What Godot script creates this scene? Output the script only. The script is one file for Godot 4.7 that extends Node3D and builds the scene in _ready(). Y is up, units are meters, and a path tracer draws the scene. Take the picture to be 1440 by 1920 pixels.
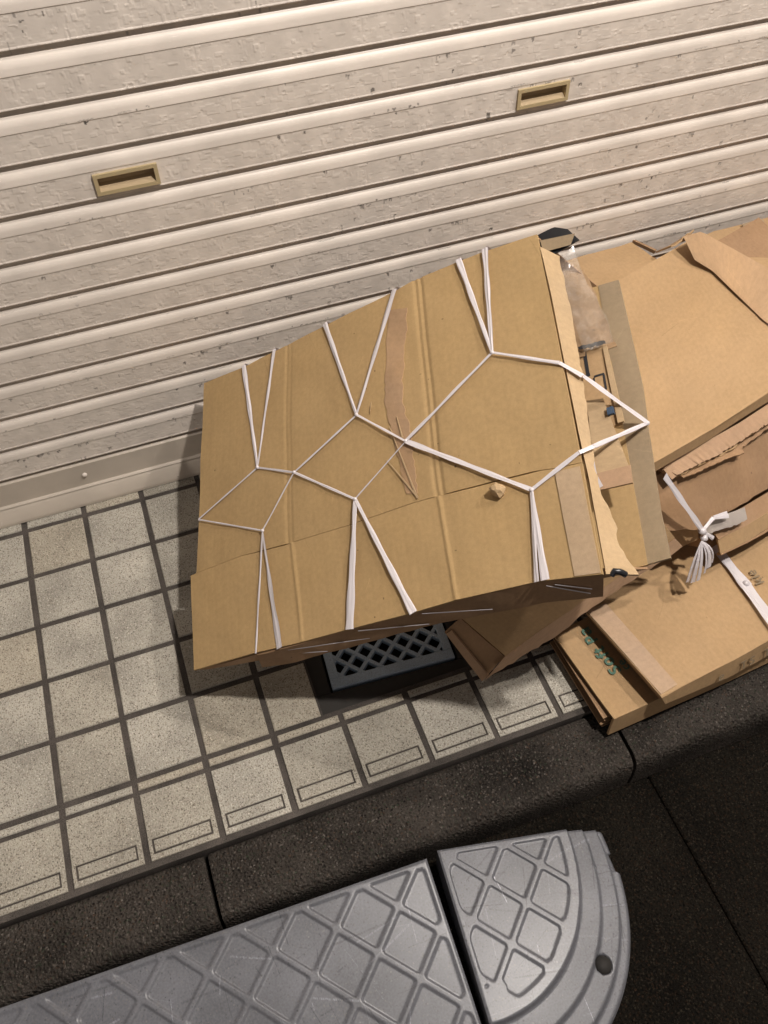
extends Node3D
# A bundle of flattened cartons tied with white twine in front of a shop shutter at night.
# x runs along the shutter, y is up, z runs from the shutter to the street. Metres.

var used := {}
var M := {}
var rng := RandomNumberGenerator.new()
var crinkle := 4.0
const TILE := 0.12
const ROW0 := 0.0376
const SLAT := 0.0767

func _ready() -> void:
	rng.seed = 7
	setup_camera_and_light()
	make_materials()
	build_ground()
	build_pavement()
	build_kerb()
	build_shutter()
	build_facade()
	build_drain()
	build_ramps()
	build_pile()
	build_low_bundle()
	build_brown_carton()
	build_main_carton()
	build_contents()
	build_twine()

# ------------------------------------------------------------------ camera, sky, lamps
func setup_camera_and_light() -> void:
	var cam := Camera3D.new()
	cam.name = "camera"
	cam.fov = 61.127
	cam.near = 0.05
	cam.far = 400.0
	add_child(cam)
	cam.position = Vector3(0.3547, 1.4063, 1.2885)
	cam.basis = Basis.from_euler(Vector3(deg_to_rad(-52.064), deg_to_rad(-18.533), deg_to_rad(-1.646)), EULER_ORDER_YXZ)
	cam.current = true
	var env := Environment.new()
	env.background_mode = Environment.BG_SKY
	var sm := ProceduralSkyMaterial.new()
	sm.sky_top_color = Color(0.34, 0.33, 0.33)
	sm.sky_horizon_color = Color(0.80, 0.74, 0.69)
	sm.ground_horizon_color = Color(0.30, 0.27, 0.24)
	sm.ground_bottom_color = Color(0.12, 0.11, 0.10)
	sm.sun_angle_max = 0.0
	var sky := Sky.new()
	sky.sky_material = sm
	env.sky = sky
	env.background_energy_multiplier = 1.05
	env.tonemap_mode = Environment.TONE_MAPPER_LINEAR
	env.tonemap_exposure = 1.0
	env.sdfgi_enabled = true
	env.ssao_enabled = true
	env.ssil_enabled = true
	var we := WorldEnvironment.new()
	we.name = "world_environment"
	we.environment = env
	add_child(we)
	street_lamp()

func street_lamp() -> void:
	# The double shadow beside the carton comes from two heads on one post, right of the picture.
	var dark := mat("lamp_paint", [0.06, 0.06, 0.065], 0.45)
	var glow := mat("lamp_glow", [0.9, 0.85, 0.75], 0.4)
	glow.emission_enabled = true
	glow.emission = Color(1.0, 0.9, 0.76)
	glow.emission_energy_multiplier = 6.0
	var t := thing("street_lamp", "two-headed street lamp on a slim dark post beside the kerb", "street lamp", Vector3(2.35, -0.1, 1.02))
	var heads := [[Vector3(1.25, 2.9, 1.24), 6.4, Color(1.0, 0.968, 0.935)], [Vector3(2.12, 2.9, 0.74), 3.0, Color(1.0, 0.96, 0.92)]]
	var st := begin()
	lathe(st, [[0.07, 0.0], [0.07, 0.25], [0.045, 0.3], [0.035, 3.2], [0.0, 3.22]], 16, Vector3.ZERO)
	put(st, "post", dark, t)
	for h in heads:
		var p: Vector3 = h[0] - t.position
		var arm := begin()
		tube(arm, [Vector3(0, 3.15, 0), Vector3(p.x * 0.5, 3.22, p.z * 0.5), p + Vector3(0, 0.16, 0)], 0.018, 8)
		put(arm, "arm", dark, t)
		var sh := begin()
		lathe(sh, [[0.0, 0.17], [0.05, 0.165], [0.06, 0.1], [0.14, 0.045], [0.135, 0.043], [0.05, 0.09], [0.0, 0.1]], 20, p)
		put(sh, "lamp_shade", dark, t)
		var bl := begin()
		lathe(bl, [[0.0, 0.05], [0.045, 0.035], [0.06, 0.0], [0.045, -0.04], [0.0, -0.055]], 16, p)
		put(bl, "lamp_bulb", glow, t)
		var om := OmniLight3D.new()
		om.name = "lamp_light"
		om.light_color = h[2]
		om.light_energy = h[1]
		om.light_size = 0.05
		om.omni_range = 12.0
		om.omni_attenuation = 2.0
		om.shadow_enabled = true
		t.add_child(om, true)
		om.position = p

# ------------------------------------------------------------------ helpers
func lin(c: Array) -> Color:
	return Color(c[0], c[1], c[2]).linear_to_srgb()

func mat(called: String, c: Array, rough := 0.9, spec := 0.5) -> StandardMaterial3D:
	var m := StandardMaterial3D.new()
	m.resource_name = called
	m.albedo_color = lin(c)
	m.roughness = rough
	m.metallic_specular = spec
	M[called] = m
	return m

func numbered(called: String) -> String:
	if not used.has(called):
		used[called] = 0
		return called
	used[called] += 1
	return "%s_%03d" % [called, used[called]]

func thing(called: String, label: String, category: String, at := Vector3.ZERO, group := "") -> Node3D:
	var o := Node3D.new()
	o.name = numbered(called)
	add_child(o)
	o.position = at
	o.set_meta("label", label)
	o.set_meta("category", category)
	if group != "":
		o.set_meta("group", group)
	return o

func structure(called: String) -> Node3D:
	var o := Node3D.new()
	o.name = called
	add_child(o)
	o.set_meta("kind", "structure")
	return o

func begin() -> SurfaceTool:
	var st := SurfaceTool.new()
	st.begin(Mesh.PRIMITIVE_TRIANGLES)
	return st

func put(st: SurfaceTool, called: String, m: Material, parent: Node3D, normals := true) -> MeshInstance3D:
	if normals:
		st.generate_normals()
	return hang(st.commit(), called, m, parent)

func hang(mesh: Mesh, called: String, m: Material, parent: Node3D) -> MeshInstance3D:
	var o := MeshInstance3D.new()
	o.name = called
	o.mesh = mesh
	if m:
		o.material_override = m
	parent.add_child(o, true)
	return o

func tri(st: SurfaceTool, a: Vector3, b: Vector3, c: Vector3, sg := -1, ua := Vector2.ZERO, ub := Vector2.ZERO, uc := Vector2.ZERO) -> void:
	st.set_smooth_group(sg)
	st.set_uv(ua)
	st.add_vertex(a)
	st.set_uv(ub)
	st.add_vertex(b)
	st.set_uv(uc)
	st.add_vertex(c)

func quad(st: SurfaceTool, a: Vector3, b: Vector3, c: Vector3, d: Vector3, sg := -1, uv := []) -> void:
	if uv.is_empty():
		uv = [Vector2.ZERO, Vector2.ZERO, Vector2.ZERO, Vector2.ZERO]
	tri(st, a, b, c, sg, uv[0], uv[1], uv[2])
	tri(st, a, c, d, sg, uv[0], uv[2], uv[3])

func box(st: SurfaceTool, lo: Vector3, hi: Vector3, ch := 0.0) -> void:
	# a box whose top edges are chamfered by ch
	var y1 := hi.y - ch
	var b := [Vector3(lo.x, lo.y, lo.z), Vector3(hi.x, lo.y, lo.z), Vector3(hi.x, lo.y, hi.z), Vector3(lo.x, lo.y, hi.z)]
	var m := [Vector3(lo.x, y1, lo.z), Vector3(hi.x, y1, lo.z), Vector3(hi.x, y1, hi.z), Vector3(lo.x, y1, hi.z)]
	var t := [Vector3(lo.x + ch, hi.y, lo.z + ch), Vector3(hi.x - ch, hi.y, lo.z + ch), Vector3(hi.x - ch, hi.y, hi.z - ch), Vector3(lo.x + ch, hi.y, hi.z - ch)]
	for i in 4:
		var j := (i + 1) % 4
		quad(st, b[j], b[i], m[i], m[j])
		if ch > 0.0:
			quad(st, m[j], m[i], t[i], t[j])
	quad(st, t[0], t[1], t[2], t[3])
	quad(st, b[3], b[2], b[1], b[0])

func lathe(st: SurfaceTool, prof: Array, n: int, at: Vector3) -> void:
	for k in prof.size() - 1:
		for i in n:
			var a0 := TAU * i / n
			var a1 := TAU * (i + 1) / n
			var p0 := at + Vector3(cos(a0) * prof[k][0], prof[k][1], sin(a0) * prof[k][0])
			var p1 := at + Vector3(cos(a1) * prof[k][0], prof[k][1], sin(a1) * prof[k][0])
			var q0 := at + Vector3(cos(a0) * prof[k + 1][0], prof[k + 1][1], sin(a0) * prof[k + 1][0])
			var q1 := at + Vector3(cos(a1) * prof[k + 1][0], prof[k + 1][1], sin(a1) * prof[k + 1][0])
			quad(st, p0, p1, q1, q0, 1)

func tube(st: SurfaceTool, pts: Array, r: float, n: int) -> void:
	var rings := []
	for i in pts.size():
		var d: Vector3 = (pts[min(i + 1, pts.size() - 1)] - pts[max(i - 1, 0)]).normalized()
		var s := d.cross(Vector3(0.13, 0.98, 0.17)).normalized()
		var w := s.cross(d)
		var ring := []
		for k in n:
			var a := TAU * k / n
			ring.append(pts[i] + (s * cos(a) + w * sin(a)) * r)
		rings.append(ring)
	for i in pts.size() - 1:
		for k in n:
			var l := (k + 1) % n
			quad(st, rings[i][k], rings[i][l], rings[i + 1][l], rings[i + 1][k], 1)

func resample(pts: Array, n: int) -> Array:
	# n points spread along a polyline by length
	var ls := [0.0]
	for i in pts.size() - 1:
		ls.append(ls[i] + pts[i].distance_to(pts[i + 1]))
	var out := []
	for k in n:
		var s: float = ls[-1] * k / (n - 1)
		var i := 0
		while i < pts.size() - 2 and ls[i + 1] < s:
			i += 1
		var f: float = clampf((s - ls[i]) / maxf(ls[i + 1] - ls[i], 1e-6), 0.0, 1.0)
		out.append(pts[i].lerp(pts[i + 1], f))
	return out

# A sheet of board between two polylines, with thickness th below its upper side. shape(u, v) lifts it.
func sheet(a: Array, b: Array, nr: int, nc: int, th: float, wave := 0.0, sd := 1, shape := 0, uv_turn := false) -> SurfaceTool:
	var st := begin()
	var A := resample(a, nr)
	var B := resample(b, nr)
	var up: Vector3 = (A[nr - 1] - A[0]).cross(B[0] - A[0])
	if up.length() < 1e-7:
		up = (A[nr - 1] - A[0]).cross(B[nr - 1] - A[0])
	up = up.normalized()
	if up.y < 0.0:
		up = -up
	var no := FastNoiseLite.new()
	no.seed = sd
	no.frequency = crinkle
	no.fractal_octaves = 3
	var top := []
	var bot := []
	var uvs := []
	var la: float = A[0].distance_to(A[nr - 1])
	var lb: float = A[0].distance_to(B[0])
	for i in nr:
		var r1 := []
		var r2 := []
		var r3 := []
		for j in nc:
			var p: Vector3 = A[i].lerp(B[i], float(j) / (nc - 1))
			var q := p
			if wave > 0.0:
				q += up * (no.get_noise_3d(p.x, p.y, p.z) * wave + no.get_noise_3d(p.x * 5.0 + 9.0, p.y * 5.0, p.z * 5.0) * wave * 0.16)
			if shape > 0:
				q += up * bend(shape, p)
			r1.append(q)
			r2.append(q - up * th)
			var w := Vector2(la * i / (nr - 1), lb * j / (nc - 1)) + Vector2(sd * 0.37, sd * 0.21)
			r3.append(Vector2(w.y, w.x) if uv_turn else w)
		top.append(r1)
		bot.append(r2)
		uvs.append(r3)
	for i in nr - 1:
		for j in nc - 1:
			var q := [uvs[i][j], uvs[i + 1][j], uvs[i + 1][j + 1], uvs[i][j + 1]]
			quad(st, top[i][j], top[i + 1][j], top[i + 1][j + 1], top[i][j + 1], 1, q)
			quad(st, bot[i][j + 1], bot[i + 1][j + 1], bot[i + 1][j], bot[i][j], 2, [q[3], q[2], q[1], q[0]])
	for i in nr - 1:
		quad(st, top[i + 1][0], top[i][0], bot[i][0], bot[i + 1][0])
		quad(st, top[i][nc - 1], top[i + 1][nc - 1], bot[i + 1][nc - 1], bot[i][nc - 1])
	for j in nc - 1:
		quad(st, top[0][j], top[0][j + 1], bot[0][j + 1], bot[0][j])
		quad(st, top[nr - 1][j + 1], top[nr - 1][j], bot[nr - 1][j], bot[nr - 1][j + 1])
	return st

# How far a sheet is creased or bowed at p: 1 and 2 the tied carton's face, 3 the striped carton by the kerb.
func bend(shape: int, p: Vector3) -> float:
	var y := 0.0
	if shape == 1:
		for c in [[0.203, 0.0030, 0.0013], [0.211, 0.0026, 0.0010], [0.4725 + p.z * 0.028, 0.0032, 0.0020], [0.4825 + p.z * 0.028, 0.0032, 0.0020]]:
			var d: float = (p.x - c[0]) / c[1]
			y -= c[2] * exp(-d * d)
		y += 0.004 * sin(clampf(p.x / 0.7, 0, 1) * PI) * sin(clampf(p.z / 0.38, 0, 1) * PI)
	elif shape == 2:
		for c in [[0.212 + (p.z - 0.38) * 0.11, 0.0026, 0.0016], [0.487 + (p.z - 0.38) * 0.085, 0.0026, 0.0020]]:
			var d: float = (p.x - c[0]) / c[1]
			y += c[2] * exp(-d * d)
	elif shape == 4:
		# old folds crossing the wide carton
		var q := Vector2(p.x + 1.3, p.z + 0.35)
		for c in [[Vector2(1.16, 0.30), Vector2(0.66, 0.75), 0.0011], [Vector2(1.30, 0.40), Vector2(0.90, -0.43), 0.0013], [Vector2(1.22, 0.2), Vector2(0.2, 0.98), 0.0009]]:
			var d: Vector2 = q - c[0]
			var side: float = d.x * c[1].y - d.y * c[1].x
			y -= c[2] * exp(-side * side / 0.000012)
	elif shape == 3:
		var x := p.x + 1.1 - (1.147 - (p.z + 0.74 - 0.63) * 0.20)
		y = -0.003 * exp(-x * x / 0.00001)
	return y

func off(pts: Array, by: Vector3) -> Array:
	var out := []
	for q in pts:
		out.append(q - by)
	return out

func jag(pts: Array, n: int, amount: float, sd: int) -> Array:
	# a torn edge: the polyline resampled and shaken
	var r := RandomNumberGenerator.new()
	r.seed = sd
	var out := resample(pts, n)
	for i in out.size():
		out[i] += Vector3(r.randf_range(-1, 1), r.randf_range(-0.3, 0.3), r.randf_range(-1, 1)) * amount
	return out

# ------------------------------------------------------------------ textures and materials
func noise(sd: int, freq: float, oct := 4, n := 512) -> PackedByteArray:
	var f := FastNoiseLite.new()
	f.seed = sd
	f.noise_type = FastNoiseLite.TYPE_SIMPLEX_SMOOTH
	f.frequency = freq
	f.fractal_octaves = oct
	var im := f.get_seamless_image(n, n, false, false, 0.15, true)
	im.convert(Image.FORMAT_L8)
	return im.get_data()

func tex(n: int, px: PackedByteArray, mip := true) -> ImageTexture:
	var im := Image.create_from_data(n, n, false, Image.FORMAT_RGB8, px)
	return ImageTexture.create_from_image(im)

func pack(px: PackedByteArray, i: int, c: Color) -> void:
	var s := c.linear_to_srgb()
	px[i * 3] = clampi(int(s.r * 255.0), 0, 255)
	px[i * 3 + 1] = clampi(int(s.g * 255.0), 0, 255)
	px[i * 3 + 2] = clampi(int(s.b * 255.0), 0, 255)

func normal_tex(n: int, h: PackedByteArray, strength: float) -> ImageTexture:
	var im := Image.create_from_data(n, n, false, Image.FORMAT_L8, h)
	im.convert(Image.FORMAT_RGBA8)
	im.bump_map_to_normal_map(strength)
	return ImageTexture.create_from_image(im)

func card_tex(sd: int, c: Array, blotch: float) -> ImageTexture:
	var n := 512
	var a := noise(sd, 0.006, 4, n)
	var b := noise(sd + 1, 0.09, 3, n)
	var r := RandomNumberGenerator.new()
	r.seed = sd
	var px := PackedByteArray()
	px.resize(n * n * 3)
	var col := Color(c[0], c[1], c[2])
	for y in n:
		for x in n:
			var i := y * n + x
			var k := 1.0 + (a[i] / 255.0 - 0.5) * blotch + (b[i] / 255.0 - 0.5) * 0.16 + r.randf_range(-0.05, 0.05)
			k *= 1.0 + 0.012 * sin(x * TAU / 8.0)
			var warm := (a[(i + n * 97) % (n * n)] / 255.0 - 0.5) * blotch * 0.35
			pack(px, i, Color(col.r * k * (1.0 + warm * 0.4), col.g * k, col.b * k * (1.0 - warm)))
	var im := Image.create_from_data(n, n, false, Image.FORMAT_RGB8, px)
	# scuffs, handling marks and specks
	for k in 9:
		var p := Vector2(r.randf() * n, r.randf() * n)
		var d := Vector2.from_angle(r.randf() * TAU)
		var tone := r.randf_range(0.86, 0.95) if r.randf() < 0.6 else r.randf_range(1.04, 1.1)
		for q in r.randi_range(8, 70):
			p += d
			d = d.rotated(r.randf_range(-0.05, 0.05))
			var x := posmod(int(p.x), n)
			var y := posmod(int(p.y), n)
			var o := im.get_pixel(x, y)
			im.set_pixel(x, y, Color(minf(o.r * tone, 1.0), minf(o.g * tone, 1.0), minf(o.b * tone, 1.0)))
	for k in 16:
		var x := r.randi() % (n - 3)
		var y := r.randi() % (n - 3)
		var o := im.get_pixel(x, y)
		var f := r.randf_range(0.6, 0.85)
		im.fill_rect(Rect2i(x, y, r.randi_range(1, 3), r.randi_range(1, 3)), Color(o.r * f, o.g * f, o.b * f))
	return ImageTexture.create_from_image(im)

func card(called: String, c: Array, sd: int, blotch := 0.10, rough := 0.82) -> StandardMaterial3D:
	var m := mat(called, [1, 1, 1], rough, 0.4)
	m.albedo_texture = card_tex(sd, c, blotch)
	m.uv1_scale = Vector3(1.9, 1.9, 1)
	m.normal_enabled = true
	m.normal_texture = M["flute"]
	m.normal_scale = 0.12
	return m

func grit(called: String, base: Array, spots: Array, share: float, scale: float, rough: float, blotch: float, relief: float, sd: int) -> StandardMaterial3D:
	# speckled mineral surface: grains of other colours strewn over a blotched ground
	var n := 1024
	var a := noise(sd, 0.004, 4, n)
	var g := noise(sd + 3, 0.16, 2, n)
	var px := PackedByteArray()
	px.resize(n * n * 3)
	var b := Color(base[0], base[1], base[2])
	for i in n * n:
		var k: float = 1.0 + (a[i] / 255.0 - 0.5) * blotch + (g[i] / 255.0 - 0.5) * 0.5
		pack(px, i, Color(b.r * k, b.g * k, b.b * k))
	var im := Image.create_from_data(n, n, false, Image.FORMAT_RGB8, px)
	var r := RandomNumberGenerator.new()
	r.seed = sd
	for k in int(share * n * n / 5.0):
		var s: Array = spots[r.randi() % spots.size()]
		var f := r.randf_range(0.6, 1.3)
		var w := 1 + (r.randi() % 3)
		var h := 1 + (r.randi() % 3)
		im.fill_rect(Rect2i(r.randi() % n, r.randi() % n, w, h), lin([s[0] * f, s[1] * f, s[2] * f]))
	if called == "ramp":
		# tyre rubs, grime and pale scratches
		for k in 420:
			var p := Vector2(r.randf() * n, r.randf() * n)
			var d := Vector2.from_angle(r.randf_range(-0.5, 0.5) + (PI / 2 if r.randf() < 0.35 else 0.0))
			var tone := r.randf_range(0.72, 0.93) if r.randf() < 0.65 else r.randf_range(1.06, 1.28)
			var wd := r.randi_range(1, 4)
			for q in r.randi_range(10, 120):
				p += d
				var x := posmod(int(p.x), n - 5)
				var y := posmod(int(p.y), n - 5)
				if r.randf() < 0.75:
					for e in wd:
						var c := im.get_pixel(x, y + e)
						im.set_pixel(x, y + e, Color(minf(c.r * tone, 1.0), minf(c.g * tone, 1.0), minf(c.b * tone, 1.0)))
	var m := mat(called, [1, 1, 1], rough, 0.5)
	m.albedo_texture = ImageTexture.create_from_image(im)
	m.uv1_triplanar = true
	m.uv1_world_triplanar = true
	m.uv1_scale = Vector3.ONE * scale
	if relief > 0.0:
		m.normal_enabled = true
		m.normal_texture = normal_tex(n, g, 6.0)
		m.normal_scale = relief
	return m

func make_materials() -> void:
	# fluted board relief
	var n := 256
	var h := PackedByteArray()
	h.resize(n * n)
	var nz := noise(5, 0.03, 4, n)
	for y in n:
		for x in n:
			h[y * n + x] = clampi(int(128 + 30 * sin(x * TAU / 4.0 / 2.0) + (nz[y * n + x] - 128) * 0.6), 0, 255)
	M["flute"] = normal_tex(n, h, 1.2)
	card("board", [0.405, 0.272, 0.128], 11)
	card("board_pale", [0.455, 0.325, 0.19], 21, 0.16)
	card("board_pink", [0.43, 0.28, 0.175], 31, 0.22)
	card("board_brown", [0.33, 0.205, 0.115], 41, 0.22)
	card("board_warm", [0.41, 0.27, 0.142], 51, 0.16)
	card("tape", [0.31, 0.235, 0.15], 61, 0.15, 0.38)
	card("tape_pale", [0.43, 0.295, 0.19], 71, 0.15, 0.5)
	card("residue", [0.385, 0.25, 0.145], 81, 0.35, 0.7)
	card("board_bent", [0.415, 0.272, 0.155], 98, 0.25)
	card("paper", [0.26, 0.17, 0.095], 91, 0.3)
	card("tape_clear", [0.43, 0.315, 0.205], 95, 0.1, 0.45)
	mat("crease_light", [0.54, 0.36, 0.16], 0.8)
	mat("ink_black", [0.02, 0.02, 0.024], 0.7)
	mat("ink_blue", [0.04, 0.07, 0.12], 0.7)
	mat("ink_green", [0.10, 0.19, 0.14], 0.8)
	mat("ink_grey", [0.22, 0.165, 0.10], 0.8)
	mat("black_plastic", [0.012, 0.013, 0.016], 0.3)
	var tw := mat("twine", [0.68, 0.64, 0.66], 0.2, 0.9)
	tw.backlight_enabled = true
	tw.backlight = Color(0.35, 0.34, 0.35)
	var film := mat("film", [0.8, 0.78, 0.74], 0.2, 0.7)
	film.transparency = BaseMaterial3D.TRANSPARENCY_ALPHA
	film.albedo_color.a = 0.04
	mat("silver_tape", [0.42, 0.37, 0.33], 0.3, 0.8)
	grit("tile_a", [0.41, 0.385, 0.33], [[0.19, 0.17, 0.14], [0.27, 0.235, 0.19], [0.52, 0.49, 0.43]], 0.30, 1.5, 0.7, 0.55, 0.25, 101)
	M["tile_a"].metallic_specular = 0.3
	M["tile_b"] = M["tile_a"].duplicate()
	M["tile_b"].albedo_color = lin([0.90, 0.89, 0.87])
	M["tile_c"] = M["tile_a"].duplicate()
	M["tile_c"].albedo_color = lin([1.0, 0.965, 0.91])
	grit("grout", [0.075, 0.064, 0.056], [[0.12, 0.1, 0.085], [0.03, 0.026, 0.022]], 0.25, 3.0, 0.9, 0.9, 0.5, 111)
	grit("kerb_stone", [0.041, 0.035, 0.030], [[0.09, 0.077, 0.067], [0.012, 0.010, 0.009], [0.06, 0.040, 0.029], [0.032, 0.038, 0.026], [0.012, 0.010, 0.009], [0.06, 0.05, 0.042], [0.11, 0.097, 0.086]], 0.34, 1.0, 0.75, 1.5, 0.9, 121)
	grit("asphalt", [0.0085, 0.007, 0.0052], [[0.022, 0.018, 0.013], [0.004, 0.0035, 0.003], [0.018, 0.011, 0.007]], 0.4, 1.0, 0.85, 1.0, 1.0, 131)
	grit("ramp", [0.130, 0.133, 0.148], [[0.10, 0.10, 0.105], [0.165, 0.16, 0.16]], 0.08, 1.3, 0.36, 0.55, 0.0, 141)
	M["asphalt"].metallic_specular = 0.2
	M["kerb_stone"].metallic_specular = 0.25
	grit("grate", [0.41, 0.50, 0.59], [[0.32, 0.39, 0.46]], 0.08, 2.0, 0.5, 0.3, 0.1, 151)
	mat("pit", [0.02, 0.018, 0.016], 0.8)
	mat("mortar", [0.022, 0.019, 0.016], 0.7)
	mat("slot_frame", [0.44, 0.35, 0.20], 0.55)
	mat("slot_inside", [0.40, 0.30, 0.18], 0.7)
	mat("wall_render", [0.32, 0.29, 0.25], 0.9)
	mat("rail", [0.42, 0.38, 0.33], 0.5)
	shutter_materials()

func shutter_materials() -> void:
	# embossed relief of short crossing strokes on the flat of each slat
	var n := 512
	var h := PackedByteArray()
	h.resize(n * n)
	h.fill(110)
	var im := Image.create_from_data(n, n, false, Image.FORMAT_L8, h)
	var r := RandomNumberGenerator.new()
	r.seed = 77
	for k in 900:
		var v := r.randf_range(0.25, 0.75)
		var p := Vector2i(r.randi() % n, r.randi() % n)
		var w := r.randi_range(7, 30)
		var t := r.randi_range(6, 26)
		im.fill_rect(Rect2i(p.x, p.y, w, t), Color(v, v, v))
	im.resize(n / 3, n / 3, Image.INTERPOLATE_LANCZOS)
	im.resize(n, n, Image.INTERPOLATE_CUBIC)
	var nm := im.duplicate()
	nm.convert(Image.FORMAT_RGBA8)
	nm.bump_map_to_normal_map(2.2)
	var nt := ImageTexture.create_from_image(nm)
	# paint tone, a little uneven
	var a := noise(301, 0.01, 5, n)
	var px := PackedByteArray()
	px.resize(n * n * 3)
	for i in n * n:
		var k := 1.0 + (a[i] / 255.0 - 0.5) * 0.22
		pack(px, i, Color(0.675 * k, 0.61 * k, 0.545 * k))
	var paint := tex(n, px)
	for v in 5:
		var face := mat("slat_face_%d" % v, [1, 1, 1], 0.5, 0.45)
		face.albedo_texture = paint
		face.uv1_scale = Vector3(4.0, 4.0, 1)
		face.normal_enabled = true
		face.normal_texture = nt
		face.normal_scale = 0.95
		wear(face, v, false)
		var band := mat("slat_band_%d" % v, [1.0, 1.0, 1.0], 0.45, 0.5)
		band.albedo_texture = paint
		band.uv1_scale = Vector3(1.3, 1.3, 1)
		wear(band, v, true)

func wear(m: StandardMaterial3D, v: int, band: bool) -> void:
	# chipped paint, scuffs and soot ticks along the slat; v is how worn the slat is
	var w := 2048
	var hh := 48
	var im := Image.create(w, hh, false, Image.FORMAT_RGBA8)
	im.fill(Color(0.3, 0.28, 0.26, 0.0))
	var r := RandomNumberGenerator.new()
	r.seed = 900 + v * 2 + int(band)
	var clusters: int = [2, 4, 7, 11, 14][v]
	for c in clusters:
		var cx := r.randi() % w
		var spread := r.randi_range(12, 90)
		for k in r.randi_range(2, 9):
			var x := cx + int(r.randfn(0.0, 1.0) * spread)
			var g := r.randf_range(0.10, 0.42)
			var al := r.randf_range(0.35, 0.9)
			if band and r.randf() < 0.45:
				# a flake of paint gone from the rounded edge
				var y := hh - r.randi_range(2, 9) if r.randf() < 0.6 else r.randi_range(6, 14)
				g = r.randf_range(0.35, 0.55)
				for q in r.randi_range(3, 16):
					im.fill_rect(Rect2i(x + q, y + r.randi_range(-1, 1), 1, r.randi_range(2, 6)), Color(g, g * 0.95, g * 0.88, al * r.randf_range(0.4, 0.8)))
			else:
				var y := r.randi_range(hh - 12, hh - 2) if band else (r.randi_range(0, 6) if r.randf() < 0.7 else r.randi() % hh)
				for q in r.randi_range(1, 4):
					im.fill_rect(Rect2i(x + q, y + r.randi_range(-1, 1), 1, r.randi_range(2, 9)), Color(g, g * 0.95, g * 0.9, al))
	m.detail_enabled = true
	m.detail_blend_mode = BaseMaterial3D.BLEND_MODE_MIX
	m.detail_uv_layer = BaseMaterial3D.DETAIL_UV_2
	m.detail_albedo = ImageTexture.create_from_image(im)

# ------------------------------------------------------------------ the setting
func build_ground() -> void:
	var road := structure("road")
	var st := begin()
	quad(st, Vector3(-40, -0.125, -40), Vector3(40, -0.125, -40), Vector3(40, -0.125, 40), Vector3(-40, -0.125, 40))
	put(st, "asphalt_sheet", M["asphalt"], road)
	var gut := structure("gutter")
	var jf := begin()
	box(jf, Vector3(-1.2, -0.15, 0.9), Vector3(2.6, -0.1095, 1.5))
	put(jf, "joint_dirt", M["asphalt"], gut)
	var joints := [-1.2, -0.245, 0.36, 0.965, 1.57, 2.6]
	for i in joints.size() - 1:
		var g := begin()
		box(g, Vector3(joints[i] + 0.0025, -0.16, 0.89), Vector3(joints[i + 1] - 0.0025, -0.104 + 0.002 * (i % 2), 1.52), 0.003)
		put(g, "gutter_slab", M["asphalt"], gut)

func tile_mesh(w: float, d: float) -> ArrayMesh:
	var st := begin()
	box(st, Vector3(-w / 2, -0.02, -d / 2), Vector3(w / 2, 0.0, d / 2), 0.0018)
	st.generate_normals()
	return st.commit()

func nosing_mesh(w: float, d: float) -> ArrayMesh:
	# edge tile with a raised rectangle set inside a narrow groove
	var low := begin()
	box(low, Vector3(-w / 2 + 0.0005, -0.02, -d / 2 + 0.0005), Vector3(w / 2 - 0.0005, -0.0022, d / 2 - 0.0005))
	low.generate_normals()
	var mesh := low.commit()
	var st := begin()
	var gx0 := -w * 0.45
	var gx1 := w * 0.43
	var gz0 := d * 0.195
	var gz1 := d * 0.415
	var g := 0.0031
	box(st, Vector3(-w / 2, -0.02, -d / 2), Vector3(w / 2, 0.0, gz0), 0.0008)
	box(st, Vector3(-w / 2, -0.02, gz1), Vector3(w / 2, 0.0, d / 2), 0.0008)
	box(st, Vector3(-w / 2, -0.02, gz0 - 0.0006), Vector3(gx0, -0.0001, gz1 + 0.0006), 0.0)
	box(st, Vector3(gx1, -0.02, gz0 - 0.0006), Vector3(w / 2, -0.0001, gz1 + 0.0006), 0.0)
	box(st, Vector3(gx0 + g, -0.0021, gz0 + g), Vector3(gx1 - g, 0.0002, gz1 - g), 0.0008)
	st.generate_normals()
	st.commit(mesh)
	mesh.surface_set_material(0, M["grout"])
	return mesh

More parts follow.
